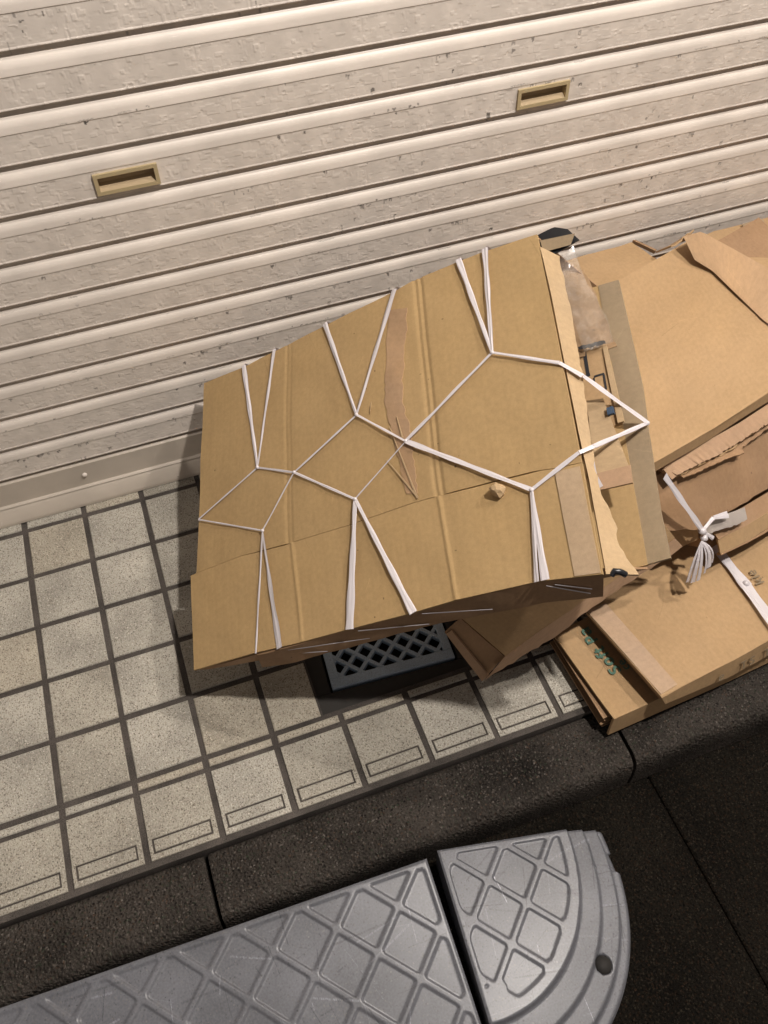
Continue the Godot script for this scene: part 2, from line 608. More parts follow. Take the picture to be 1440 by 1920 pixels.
func build_pavement() -> void:
	var pv := structure("pavement")
	var hx0 := 0.452
	var hx1 := 0.742
	var hz0 := 0.40
	var hz1 := 0.632
	for b in [[-0.9, hx0, -0.12, 0.786], [hx1, 2.5, -0.12, 0.786], [hx0, hx1, -0.12, hz0], [hx0, hx1, hz1, 0.786]]:
		var st := begin()
		box(st, Vector3(b[0], -0.12, b[2]), Vector3(b[1], -0.0035, b[3]))
		put(st, "grout_bed", M["grout"], pv)
	var g := 0.0105
	var rows := [[-0.11, ROW0]]
	for r in 5:
		rows.append([ROW0 + r * TILE, ROW0 + (r + 1) * TILE])
	rows.append([ROW0 + 5 * TILE, 0.6595])
	rows.append([0.6595, 0.7805])
	var cache := {}
	for r in rows.size():
		for c in range(-7, 20):
			var x0 := c * TILE
			var x1 := x0 + TILE
			var z0: float = rows[r][0]
			var z1: float = rows[r][1]
			if z1 > hz0 + 0.02 and z0 < hz1 - 0.02 and r < 6:
				if x0 > hx0 - 0.01 and x1 < hx1 + 0.01:
					continue
				if x1 > hx0 and x0 < hx0:
					x1 = hx0 + 0.002
				if x0 < hx1 and x1 > hx1:
					x0 = hx1 - 0.002
			var gz := g if r < 6 else 0.009
			var key := "%d %.3f %.3f" % [int(r == 7), x1 - x0, z1 - z0]
			if not cache.has(key):
				cache[key] = nosing_mesh(x1 - x0 - g, z1 - z0 - gz) if r == 7 else tile_mesh(x1 - x0 - g, z1 - z0 - gz)
			var o := MeshInstance3D.new()
			o.name = "tile"
			o.mesh = cache[key]
			var m: Material = M[["tile_a", "tile_b", "tile_c", "tile_a"][rng.randi() % 4]]
			if r == 7:
				o.set_surface_override_material(1, m)
			else:
				o.material_override = m
			pv.add_child(o, true)
			o.position = Vector3((x0 + x1) / 2 + rng.randf_range(-0.0008, 0.0008), rng.randf_range(-0.0005, 0.0005), (z0 + z1) / 2 + rng.randf_range(-0.0008, 0.0008))
			o.rotation = Vector3(rng.randf_range(-0.004, 0.004), rng.randf_range(-0.006, 0.006), rng.randf_range(-0.004, 0.004))

func build_kerb() -> void:
	var kb := structure("kerb")
	var prof := [[0.7875, -0.2], [0.7875, -0.022], [0.791, -0.015], [0.80, -0.012], [0.872, -0.0135], [0.882, -0.0158], [0.890, -0.0225], [0.8945, -0.035], [0.8965, -0.06], [0.897, -0.2]]
	var ends := [-1.2, -0.51, 0.205, 0.925, 1.65, 2.5]
	var no := FastNoiseLite.new()
	no.seed = 4
	no.frequency = 22.0
	for e in ends.size() - 1:
		var st := begin()
		var x0: float = ends[e] + 0.0032
		var x1: float = ends[e + 1] - 0.0032
		var n := 90
		var rows := []
		for i in n + 1:
			var x := lerpf(x0, x1, float(i) / n)
			var pull := 0.0
			if i == 0 or i == n:
				pull = 0.003
			var row := []
			for k in prof.size():
				var p := Vector3(x, prof[k][1] - (pull if k > 0 and k < 9 else 0.0), prof[k][0])
				if k > 0 and k < 9:
					p += Vector3(0, 1, 0.6) * no.get_noise_3d(x, p.y, p.z) * 0.0022
				row.append(p)
			rows.append(row)
		for i in n:
			for k in prof.size() - 1:
				quad(st, rows[i][k + 1], rows[i][k], rows[i + 1][k], rows[i + 1][k + 1], 1)
		for q in [[rows[0], 1], [rows[n], -1]]:
			for k in range(1, prof.size() - 1):
				tri(st, q[0][0], q[0][k], q[0][k + 1])
		put(st, "kerb_block", M["kerb_stone"], kb)

var wear_shift := 0.0
func slat_strip(x0: float, x1: float, prof: Array, sg: int, st: SurfaceTool) -> void:
	# prof: [y, z, v along the strip]
	var n := 1 + int((x1 - x0) / 0.2)
	for i in n:
		var a := lerpf(x0, x1, float(i) / n)
		var b := lerpf(x0, x1, float(i + 1) / n)
		for k in prof.size() - 1:
			var p: Array = prof[k]
			var q: Array = prof[k + 1]
			var c := [Vector3(a, p[0], p[1]), Vector3(b, p[0], p[1]), Vector3(b, q[0], q[1]), Vector3(a, q[0], q[1])]
			var uv := [Vector2(a, -p[0]), Vector2(b, -p[0]), Vector2(b, -q[0]), Vector2(a, -q[0])]
			var u2 := [Vector2((a + 0.9) / 3.4 + wear_shift, p[2]), Vector2((b + 0.9) / 3.4 + wear_shift, p[2]), Vector2((b + 0.9) / 3.4 + wear_shift, q[2]), Vector2((a + 0.9) / 3.4 + wear_shift, q[2])]
			for t in [[0, 1, 2], [0, 2, 3]]:
				for s in t:
					st.set_smooth_group(sg)
					st.set_uv(uv[s])
					st.set_uv2(u2[s])
					st.add_vertex(c[s])

func build_shutter() -> void:
	var sh := thing("roller_shutter", "cream roller shutter of embossed horizontal metal slats behind the cartons", "shutter", Vector3(0, 0, 0))
	var X0 := -0.85
	var X1 := 2.45
	var slots := [[0.338, 0.433], [1.045, 1.138]]
	for i in 29:
		var yt := 0.1123 + SLAT * (i + 1)   # groove line above this slat
		var wearing: int = 4 if i < 3 else (3 if i < 6 else (2 if i < 8 else (1 if i % 2 == 0 else 0)))
		var var_i := wearing
		wear_shift = fmod(i * 0.381, 1.0)
		# top bead, then the band that leans upward, then the flat, then the lip turning under
		var band := [[yt - 0.0028, -0.0070, 0.0], [yt - 0.0036, -0.0052, 0.04], [yt - 0.0052, -0.0039, 0.1], [yt - 0.0080, -0.0028, 0.22], [yt - 0.0085, -0.0016, 0.4], [yt - 0.0185, -0.0003, 0.66], [yt - 0.0240, 0.0008, 0.9], [yt - 0.0262, 0.0009, 1.0]]
		var step := [[yt - 0.0262, 0.0009, 0.0], [yt - 0.0274, 0.0, 0.03]]
		var face := [[yt - 0.0274, 0.0, 0.03], [yt - 0.034, 0.0, 0.2], [yt - 0.063, 0.0, 0.9], [yt - 0.0675, 0.0, 1.0]]
		var lip := [[yt - 0.0675, 0.0, 0.95], [yt - 0.0692, 0.0010, 0.97], [yt - 0.0708, 0.0006, 0.98], [yt - 0.0716, -0.0010, 0.99], [yt - 0.0720, -0.0088, 1.0]]
		var back := [[yt - 0.0720, -0.0088, 1.0], [yt - SLAT - 0.0028, -0.0070, 1.0]]
		var st := begin()
		slat_strip(X0, X1, band, 1, st)
		st.generate_normals()
		var mesh := st.commit()
		var f := begin()
		slat_strip(X0, X1, step, 2, f)
		slat_strip(X0, X1, lip, 3, f)
		slat_strip(X0, X1, back, 4, f)
		if i == 7:
			var x := X0
			for s in slots:
				slat_strip(x, s[0], face, 5, f)
				var upper := [[yt - 0.0274, 0.0, 0.03], [yt - 0.034, 0.0, 0.2]]
				var lower := [[yt - 0.063, 0.0, 0.9], [yt - 0.0675, 0.0, 1.0]]
				slat_strip(s[0], s[1], upper, 5, f)
				slat_strip(s[0], s[1], lower, 5, f)
				x = s[1]
			slat_strip(x, X1, face, 5, f)
		else:
			slat_strip(X0, X1, face, 5, f)
		f.generate_normals()
		f.generate_tangents()
		f.commit(mesh)
		mesh.surface_set_material(0, M["slat_band_%d" % var_i])
		mesh.surface_set_material(1, M["slat_face_%d" % var_i])
		var o := hang(mesh, "slat", null, sh)
		if i == 7:
			for s in slots:
				letter_slot(o, s[0], s[1], yt - 0.064, yt - 0.033)
	# bottom rail with its foot flange
	var br := begin()
	slat_strip(X0, X1, [[0.1088, -0.010, 0.0], [0.107, -0.002, 0.1], [0.1045, 0.0005, 0.15]], 1, br)
	slat_strip(X0, X1, [[0.1045, 0.0005, 0.15], [0.047, 0.0005, 0.7]], 7, br)
	slat_strip(X0, X1, [[0.047, 0.0005, 0.7], [0.0455, 0.0055, 0.72], [0.0435, 0.0065, 0.74]], 2, br)
	slat_strip(X0, X1, [[0.0435, 0.0065, 0.0], [0.041, 0.0045, 0.1]], 3, br)
	slat_strip(X0, X1, [[0.041, 0.0045, 0.1], [0.036, 0.009, 0.3], [0.008, 0.016, 0.9]], 4, br)
	slat_strip(X0, X1, [[0.008, 0.016, 0.9], [0.0015, 0.016, 1.0]], 5, br)
	br.generate_normals()
	br.generate_tangents()
	var rm: StandardMaterial3D = M["slat_band_0"].duplicate()
	rm.albedo_color = lin([0.74, 0.72, 0.68])
	rm.roughness = 0.5
	hang(br.commit(), "bottom_rail", rm, sh)
	for x in [0.148, 0.9, 1.65, -0.6]:
		var b := begin()
		lathe(b, [[0.0, 0.0045], [0.003, 0.004], [0.0052, 0.002], [0.0055, 0.0]], 12, Vector3.ZERO)
		var o := put(b, "rivet", M["slat_band_0"], sh)
		o.rotation.x = PI / 2
		o.position = Vector3(x, 0.076, 0.001)

func letter_slot(parent: Node3D, x0: float, x1: float, y0: float, y1: float) -> void:
	var st := begin()
	var t := 0.0045
	var fr := 0.0015
	for b in [[x0 - fr, x1 + fr, y1 - t, y1 + fr], [x0 - fr, x1 + fr, y0 - fr, y0 + t], [x0 - fr, x0 + t, y0 + t, y1 - t], [x1 - t, x1 + fr, y0 + t, y1 - t]]:
		box(st, Vector3(b[0], b[2], -0.012), Vector3(b[1], b[3], 0.0042))
	put(st, "slot_frame", M["slot_frame"], parent)
	var r := begin()
	# sloping floor, ceiling and back of the recess
	var a := Vector3(x0, y0 + t, 0.0)
	quad(r, Vector3(x0, y0 + t, 0.003), Vector3(x1, y0 + t, 0.003), Vector3(x1, y0 + 0.012, -0.011), Vector3(x0, y0 + 0.012, -0.011))
	quad(r, Vector3(x0, y0 + 0.012, -0.011), Vector3(x1, y0 + 0.012, -0.011), Vector3(x1, y1, -0.016), Vector3(x0, y1, -0.016))
	quad(r, Vector3(x0, y1 - t, 0.002), Vector3(x1, y1 - t, 0.002), Vector3(x1, y1, -0.016), Vector3(x0, y1, -0.016))
	put(r, "slot_flap", M["slot_inside"], parent)

func build_facade() -> void:
	var w := thing("shop_wall", "plain rendered shop wall framing the roller shutter", "wall", Vector3(0, -0.1, -0.1))
	var dy := 0.1
	for b in [["pillar", Vector3(-1.6, 0, -0.2), Vector3(-0.86, 3.6, 0.12)], ["pillar", Vector3(2.46, 0, -0.2), Vector3(3.3, 3.6, 0.12)], ["lintel", Vector3(-0.858, 2.28 + dy, -0.2), Vector3(2.458, 3.6, 0.118)], ["back_wall", Vector3(-0.858, 0, -0.2), Vector3(2.458, 2.378, -0.05)]]:
		var st := begin()
		box(st, b[1], b[2])
		put(st, b[0], M["wall_render"], w)

# ------------------------------------------------------------------ drain
func build_drain() -> void:
	var g := thing("drain_grate", "blue-grey lattice drain grate set in the paving under the tied carton", "drain grate", Vector3(0.60, -0.03, 0.52))
	g.rotation.y = deg_to_rad(-4.0)
	# g's own axes: x along the pavement, z toward the street, top at y 0.024
	var st := begin()
	for b in [[-0.152, 0.15, 0.082, 0.122], [-0.152, 0.15, -0.13, -0.1], [-0.152, -0.1165, -0.1, 0.082], [0.122, 0.15, -0.1, 0.082]]:
		box(st, Vector3(b[0], -0.03, b[2]), Vector3(b[1], 0.021, b[3]), 0.001)
	put(st, "surround", M["mortar"], g)
	var pit := begin()
	box(pit, Vector3(-0.1165, -0.08, -0.1), Vector3(0.122, -0.03, 0.082))
	put(pit, "pit_floor", M["pit"], g)
	var x0 := -0.112
	var x1 := 0.118
	var z0 := -0.095
	var z1 := 0.077
	var fr := begin()
	for b in [[x0, x1, z1 - 0.019, z1], [x0, x1, z0, z0 + 0.019], [x0, x0 + 0.016, z0 + 0.019, z1 - 0.019], [x1 - 0.016, x1, z0 + 0.019, z1 - 0.019]]:
		box(fr, Vector3(b[0], 0.010, b[2]), Vector3(b[1], 0.024, b[3]), 0.0012)
	put(fr, "rim", M["grate"], g)
	for s in [-1.0, 1.0]:
		for k in range(-8, 9):
			# bars at 45 degrees clipped to the opening
			var c: float = k * 0.0365
			var p := []
			for e in [[x0 + 0.014, 0], [x1 - 0.014, 0]]:
				p.append(Vector2(e[0], c + s * e[0]))
			for i in 2:
				var q: Vector2 = p[i]
				var zc := clampf(q.y, z0 + 0.017, z1 - 0.017)
				if zc != q.y:
					q = Vector2((zc - c) / s, zc)
				p[i] = q
			if p[0].distance_to(p[1]) < 0.015 or p[0].x > p[1].x or p[0].x < x0 or p[1].x > x1:
				continue
			var d: Vector2 = (p[1] - p[0]).normalized()
			var n := Vector2(-d.y, d.x) * 0.0032
			var bar := begin()
			var top := 0.0232 if s > 0.0 else 0.0226
			var c4 := [p[0] - n, p[1] - n, p[1] + n, p[0] + n]
			var T := []
			var B := []
			for q in c4:
				T.append(Vector3(q.x, top, q.y))
				B.append(Vector3(q.x, 0.011, q.y))
			quad(bar, T[0], T[1], T[2], T[3])
			quad(bar, B[3], B[2], B[1], B[0])
			for i in 4:
				quad(bar, T[(i + 1) % 4], T[i], B[i], B[(i + 1) % 4])
			put(bar, "bar", M["grate"], g)

# ------------------------------------------------------------------ kerb ramps
func rib_height(p: Vector2, o: Vector2, a: Vector2, b: Vector2, half: float, edge: float) -> float:
	# 1 on the ribs of a lattice through o with steps a and b, 0 in the cells; edge is the distance to the rim
	var det := a.x * b.y - a.y * b.x
	var q := p - o
	var s := (q.x * b.y - q.y * b.x) / det
	var t := (a.x * q.y - a.y * q.x) / det
	var la := absf(det) / b.length()
	var lb := absf(det) / a.length()
	var d1 := (0.5 - absf(s - floorf(s) - 0.5)) * la - half
	var d2 := (0.5 - absf(t - floorf(t) - 0.5)) * lb - half
	var r := 0.0055
	# rounded cell: distance inside the cell from its walls
	var e := [d1, d2, edge]
	var k := 0.0
	var m := INF
	for v in e:
		m = minf(m, v)
		var z := maxf(r - v, 0.0)
		k += z * z
	var inside := r - sqrt(k) if m < r else m
	# the ribs swell where they cross
	var node := (a * (s - roundf(s)) + b * (t - roundf(t))).length()
	inside = minf(inside, node - lerpf(0.013, 0.0072, smoothstep(0.0, 0.014, edge)))
	return 1.0 - smoothstep(-0.0010, 0.0022, inside)

func build_ramps() -> void:
	var m: Material = M["ramp"]
	# straight unit; slopes from the kerb down to the gutter
	var r1 := thing("kerb_ramp", "straight grey plastic kerb ramp with diamond ribs, cut off by the picture's lower left", "kerb ramp", Vector3(0.535, -0.1, 0.914), "grey plastic kerb ramps")
	r1.rotation.y = deg_to_rad(-1.55)
	var st := begin()
	var W := 0.70
	var D := 0.34
	var nx := 350
	var nz := 170
	var H := []
	for j in nz + 1:
		var row := []
		for i in nx + 1:
			var x := -W + W * i / nx
			var z := D * j / nz
			var edge := minf(minf(-x, x + W), minf(z, D - z)) - 0.0085
			var h := rib_height(Vector2(x, z), Vector2(-0.115, 0.0), Vector2(0.0498, 0.0515), Vector2(-0.0498, 0.0515), 0.0042, edge)
			var y := lerpf(0.078, 0.028, z / D) + h * 0.003 - 0.003
			var lip := minf(minf(-x, x + W), minf(z, D - z))
			if lip < 0.003:
				y -= (0.003 - lip) * 0.8
			row.append(Vector3(x, y, z))
		H.append(row)
	for j in nz:
		for i in nx:
			quad(st, H[j][i], H[j][i + 1], H[j + 1][i + 1], H[j + 1][i], 1)
	for i in nx:
		for jj in [0, nz]:
			var p: Vector3 = H[jj][i]
			var q: Vector3 = H[jj][i + 1]
			quad(st, p, q, Vector3(q.x, -0.001, q.z), Vector3(p.x, -0.001, p.z), 2)
	for j in nz:
		for ii in [0, nx]:
			var p: Vector3 = H[j][ii]
			var q: Vector3 = H[j + 1][ii]
			quad(st, p, q, Vector3(q.x, -0.001, q.z), Vector3(p.x, -0.001, p.z), 2)
	put(st, "ribbed_body", m, r1)
	var sc := begin()
	lathe(sc, [[0.0, 0.0008], [0.0028, 0.0006], [0.0032, 0.0]], 10, Vector3.ZERO)
	var so := put(sc, "screw_head", M["ink_black"], r1)
	so.position = Vector3(-0.079, 0.0685, 0.038)
	# quarter-round end unit, stepped down in rings toward its curved side
	var r2 := thing("kerb_ramp", "quarter-round grey plastic kerb ramp end with stepped rings and a bolt hole", "kerb ramp", Vector3(0.556, -0.1, 0.907), "grey plastic kerb ramps")
	var s2 := begin()
	var a0 := deg_to_rad(10.5)
	var a1 := deg_to_rad(94.3)
	var na := 220
	var nr := 180
	var hole := Vector2(0.180, 0.234)
	var P := []
	for i in na + 1:
		var f := float(i) / na
		var th := lerpf(a0, a1, f)
		var R := lerpf(0.288, 0.345, smoothstep(0.0, 1.0, f)) + 0.020 * sin(PI * f)
		var R0 := R
		if f > 0.09 and f < 0.155:
			R -= 0.006 + 0.003 * (0.155 - f) / 0.065
		if f < 0.09:
			R -= 0.004
		var k := lerpf(0.215, 0.250, smoothstep(0.0, 1.0, f)) + 0.008 * sin(PI * f)
		var row := []
		for j in nr + 1:
			var r := R * j / nr
			var p := Vector2(cos(th), sin(th)) * r
			var e0 := r * sin(th - a0)
			var e1 := r * sin(a1 - th)
			var side := minf(e0, e1)
			var edge := minf(side - 0.0085, k - 0.016 - r)
			var h := rib_height(p, Vector2(0.101, 0.12), Vector2(0.0425, 0.0505), Vector2(-0.046, 0.045), 0.0042, edge)
			if p.y > 0.205 and p.x < 0.024:
				h = 1.0
			var y := 0.074 - 0.008 * r / k
			if r < k:
				y += (h - 1.0) * 0.003
			else:
				# three rounded steps
				var q := (r - k) / (R0 - k)
				var stp: float = 0.0
				for c in [0.0, 0.40, 0.76]:
					stp += smoothstep(c, c + 0.06, q) * 0.011
				y -= stp + q * 0.012
			if side < 0.003:
				y -= (0.003 - side) * 0.8
			if r > R - 0.004:
				y -= (r - R + 0.004) * 1.5
			var dh := (p - hole).length()
			if dh < 0.0135:
				y -= 0.035 * smoothstep(0.0135, 0.0118, dh)
			row.append(Vector3(p.x, maxf(y, 0.001), p.y))
		P.append(row)
	for i in na:
		for j in nr:
			if j == 0:
				tri(s2, P[i][0], P[i][1], P[i + 1][1], 1)
			else:
				quad(s2, P[i][j], P[i][j + 1], P[i + 1][j + 1], P[i + 1][j], 1)
		var a: Vector3 = P[i][nr]
		var b: Vector3 = P[i + 1][nr]
		quad(s2, a, b, Vector3(b.x, -0.001, b.z), Vector3(a.x, -0.001, a.z), 2)
	for ii in [0, na]:
		for j in nr:
			var a: Vector3 = P[ii][j]
			var b: Vector3 = P[ii][j + 1]
			quad(s2, a, b, Vector3(b.x, -0.001, b.z), Vector3(a.x, -0.001, a.z), 2)
	put(s2, "ribbed_body", m, r2)
	var bh := begin()
	lathe(bh, [[0.0, 0.0], [0.0127, 0.0], [0.0127, -0.004]], 18, Vector3.ZERO)
	var bo := put(bh, "bolt_hole", M["pit"], r2)
	bo.position = Vector3(hole.x, 0.034, hole.y)

# ------------------------------------------------------------------ cartons on the right
func build_pile() -> void:
	var gr := "flattened cartons heaped at the right"
	# what the heap stands on: older flattened cartons, all but hidden
	var o := Vector3(1.3, 0, 0.3)
	var t := thing("flattened_carton", "lowest brown folded cartons of the heap against the shutter, mostly hidden", "carton", o, gr)
	for k in 5:
		var y := 0.055 + k * 0.062
		var sx := 0.02 * sin(k * 2.1)
		var zf := 0.60 if k < 3 else 0.53
		put(sheet(off([Vector3(1.04 + sx, y, 0.06), Vector3(1.75 + sx, y, 0.04)], o), off([Vector3(1.06 + sx, y, zf), Vector3(1.78 + sx, y, zf - 0.06)], o), 12, 10, 0.054, 0.01, 60 + k), "folded_layer", M["board_brown"], t)
	# wide flat sheet, brightest of the heap
	o = Vector3(1.3, 0.34, 0.35)
	t = thing("flattened_carton", "wide plain tan carton lying flat on top of the heap", "carton", o, gr)
	var near := [Vector3(0.975, 0.381, 0.602), Vector3(1.051, 0.380, 0.583), Vector3(1.165, 0.380, 0.556), Vector3(1.292, 0.380, 0.519), Vector3(1.62, 0.385, 0.44)]
	var far := [Vector3(1.06, 0.388, 0.222), Vector3(1.219, 0.385, 0.168), Vector3(1.389, 0.385, 0.112), Vector3(1.45, 0.385, 0.19), Vector3(1.64, 0.385, 0.27)]
	var up := put(sheet(off(far, o), off(near, o), 90, 60, 0.005, 0.003, 5, 4), "upper_panel", M["board_warm"], t)
	var n2 := []
	for q in near:
		n2.append(q + Vector3(0.003, -0.024, 0.0015))
	put(sheet(off(near, o), off(n2, o), 40, 3, 0.004, 0.002, 6), "side_panel", M["board_warm"], t)
	var dn := sheet(off([Vector3(1.0, 0.355, 0.24), Vector3(1.6, 0.355, 0.06)], o), off([Vector3(1.0, 0.356, 0.585), Vector3(1.6, 0.356, 0.43)], o), 8, 6, 0.004, 0.002, 8)
	put(dn, "lower_panel", M["board_brown"], t)
	# torn edge below it
	o = Vector3(1.2, 0.33, 0.55)
	t = thing("torn_carton_edge", "torn pinkish corrugated edge sticking out below the wide tan carton", "carton scrap", o)
	var tu := [Vector3(1.062, 0.349, 0.57), Vector3(1.096, 0.350, 0.565), Vector3(1.168, 0.352, 0.555), Vector3(1.234, 0.352, 0.54), Vector3(1.32, 0.352, 0.515)]
	var tl := [Vector3(1.085, 0.338, 0.594), Vector3(1.108, 0.336, 0.588), Vector3(1.171, 0.336, 0.579), Vector3(1.238, 0.336, 0.562), Vector3(1.33, 0.336, 0.535)]
	put(sheet(off(tu, o), off(jag(tl, 90, 0.0022, 3), o), 90, 6, 0.003, 0.008, 9), "torn_strip", M["board_pink"], t)
	put(sheet(off([Vector3(1.066, 0.347, 0.583), Vector3(1.083, 0.349, 0.578)], o), off([Vector3(1.076, 0.334, 0.597), Vector3(1.092, 0.336, 0.592)], o), 6, 4, 0.006, 0.003, 10), "torn_tab", M["board_pink"], t)
	# brown sheet sloping toward the street
	o = Vector3(1.2, 0.2, 0.6)
	t = thing("folded_carton", "brown carton folded down toward the street below the torn edge", "carton", o, gr)
	var ru := [Vector3(1.03, 0.317, 0.577), Vector3(1.127, 0.325, 0.563), Vector3(1.191, 0.328, 0.553), Vector3(1.309, 0.328, 0.52), Vector3(1.5, 0.328, 0.46)]
	var rl := [Vector3(1.06, 0.235, 0.622), Vector3(1.133, 0.225, 0.635), Vector3(1.193, 0.225, 0.625), Vector3(1.294, 0.225, 0.602), Vector3(1.5, 0.225, 0.55)]
	put(sheet(off(ru, o), off(jag(rl, 30, 0.002, 5), o), 30, 12, 0.004, 0.010, 12), "sloping_panel", M["board_brown"], t)
	var tp := sheet(off([Vector3(1.062, 0.231, 0.619), Vector3(1.139, 0.222, 0.628)], o), off([Vector3(1.085, 0.186, 0.640), Vector3(1.146, 0.184, 0.634)], o), 8, 6, 0.004, 0.003, 13)
	put(tp, "end_flap", M["board_warm"], t)
	# thin torn layers stepping down between the wide carton and the brown one
	o = Vector3(1.2, 0.32, 0.57)
	t = thing("torn_carton_layers", "ragged brown board layers between the torn edge and the folded brown carton", "carton scrap", o)
	crinkle = 9.0
	for k in 3:
		var y := 0.3335 - 0.006 * k
		var z := 0.004 * k
		put(sheet(off([Vector3(1.05 + 0.02 * k, y + 0.004, 0.54), Vector3(1.40, y + 0.004, 0.47)], o), off(jag([Vector3(1.075 + 0.014 * k, y, 0.586 + z), Vector3(1.168 + 0.03 * k, y, 0.570 + z), Vector3(1.235, y - 0.002, 0.555 + z), Vector3(1.40, y, 0.508 + z)], 60, 0.0024, 40 + k), o), 60, 6, 0.003, 0.008, 70 + k), "torn_layer", M[["board_pink", "board_warm", "board_brown"][k]], t)
	crinkle = 4.0
	# curled flap in front of it
	o = Vector3(1.25, 0.16, 0.64)
	t = thing("curled_carton", "carton with a curled pale lower flap, right of the twine knot", "carton", o, gr)
	var cu := [Vector3(1.165, 0.205, 0.622), Vector3(1.241, 0.205, 0.612), Vector3(1.45, 0.205, 0.566)]
	var cm := [Vector3(1.172, 0.192, 0.650), Vector3(1.237, 0.190, 0.640), Vector3(1.45, 0.19, 0.594)]
	var cl := [Vector3(1.176, 0.168, 0.664), Vector3(1.235, 0.165, 0.656), Vector3(1.45, 0.165, 0.61)]
	var ce := [Vector3(1.178, 0.155, 0.655), Vector3(1.235, 0.15, 0.645), Vector3(1.45, 0.15, 0.6)]
	put(sheet(off(cu, o), off(cm, o), 24, 5, 0.004, 0.004, 14), "upper_flap", M["board_brown"], t)
	put(sheet(off(cm, o), off(cl, o), 24, 6, 0.004, 0.003, 15), "curled_flap", M["board_warm"], t)
	put(sheet(off(cl, o), off(ce, o), 24, 4, 0.004, 0.003, 16), "turned_edge", M["board_brown"], t)
	put(sheet(off([Vector3(1.13, 0.205, 0.60), Vector3(1.5, 0.205, 0.52)], o), off([Vector3(1.175, 0.150, 0.640), Vector3(1.5, 0.150, 0.57)], o), 8, 5, 0.14, 0.0, 17), "body", M["board_brown"], t)
	var sv := sheet(off([Vector3(1.137, 0.236, 0.627), Vector3(1.185, 0.234, 0.630), Vector3(1.228, 0.230, 0.627)], o), off(jag([Vector3(1.146, 0.214, 0.643), Vector3(1.19, 0.214, 0.645), Vector3(1.230, 0.213, 0.641)], 20, 0.0015, 8), o), 20, 8, 0.0008, 0.012, 18)
	put(sv, "silver_tape", M["silver_tape"], t)
	# sheet tucked against the shutter
	o = Vector3(1.28, 0.31, 0.1)
	t = thing("carton_sheet", "reddish tan carton sheet tucked flat between shutter and wide carton", "carton", o, gr)
	put(sheet(off([Vector3(1.10, 0.337, 0.040), Vector3(1.206, 0.339, 0.028), Vector3(1.330, 0.342, 0.020)], o), off([Vector3(1.10, 0.342, 0.30), Vector3(1.22, 0.342, 0.28), Vector3(1.385, 0.342, 0.20)], o), 30, 16, 0.005, 0.010, 19), "flat_panel", M["board_warm"], t)
	put(sheet(off([Vector3(1.332, 0.343, 0.020), Vector3(1.362, 0.336, 0.060)], o), off([Vector3(1.337, 0.343, 0.020), Vector3(1.366, 0.337, 0.058)], o), 8, 3, 0.008, 0.0, 20), "folded_edge", M["board_brown"], t)
	# bent flap with creases
	o = Vector3(1.42, 0.38, 0.25)
	t = thing("bent_carton_flap", "pinkish bent carton flap with creases resting on the wide carton's far corner", "carton", o, gr)
	var fa := [Vector3(1.350, 0.426, 0.142), Vector3(1.411, 0.407, 0.109), Vector3(1.454, 0.404, 0.276), Vector3(1.52, 0.404, 0.45)]
	fa = [Vector3(1.352, 0.424, 0.140), Vector3(1.405, 0.412, 0.125), Vector3(1.47, 0.40, 0.26), Vector3(1.53, 0.40, 0.42)]
	var fb := [Vector3(1.356, 0.400, 0.184), Vector3(1.378, 0.3905, 0.215), Vector3(1.385, 0.3885, 0.37), Vector3(1.41, 0.3885, 0.45)]
	put(sheet(off(fa, o), off(fb, o), 30, 12, 0.002, 0.003, 22), "flap", M["board_bent"], t)
	o = Vector3(1.33, 0.345, 0.15)
	t = thing("torn_carton_flap", "small torn tan flap standing up behind the wide carton's far edge", "carton scrap", o)
	put(sheet(off([Vector3(1.345, 0.352, 0.085), Vector3(1.42, 0.356, 0.070)], o), off(jag([Vector3(1.352, 0.386, 0.118), Vector3(1.405, 0.402, 0.100)], 16, 0.002, 31), o), 16, 6, 0.003, 0.004, 75), "flap", M["board_warm"], t)
	# box at the far right
	o = Vector3(1.55, 0.3, 0.15)
	t = thing("taped_carton", "tan carton with a grey tape strip at the far right by the shutter", "carton", o, gr)
	put(sheet(off([Vector3(1.463, 0.343, 0.062), Vector3(1.514, 0.333, 0.040), Vector3(1.78, 0.330, 0.036)], o), off([Vector3(1.445, 0.366, 0.14), Vector3(1.50, 0.362, 0.23), Vector3(1.78, 0.35, 0.26)], o), 24, 12, 0.005, 0.008, 24), "flat_panel", M["board_warm"], t)
	put(sheet(off([Vector3(1.572, 0.3395, 0.048), Vector3(1.560, 0.3525, 0.13)], o), off([Vector3(1.625, 0.339, 0.046), Vector3(1.585, 0.352, 0.13)], o), 10, 4, 0.001, 0.004, 25), "tape_strip", M["tape"], t)

func text_mesh(s: String, size: float, m: Material) -> MeshInstance3D:
	var tm := TextMesh.new()
	var f := SystemFont.new()
	f.font_names = PackedStringArray(["Droid Sans"])
	f.font_weight = 600
	tm.font = f
	tm.text = s
	tm.font_size = 32
	tm.pixel_size = size / 32.0
	tm.depth = 0.0004
	tm.curve_step = 2.0
	var o := MeshInstance3D.new()
	o.mesh = tm
	o.material_override = m
	return o

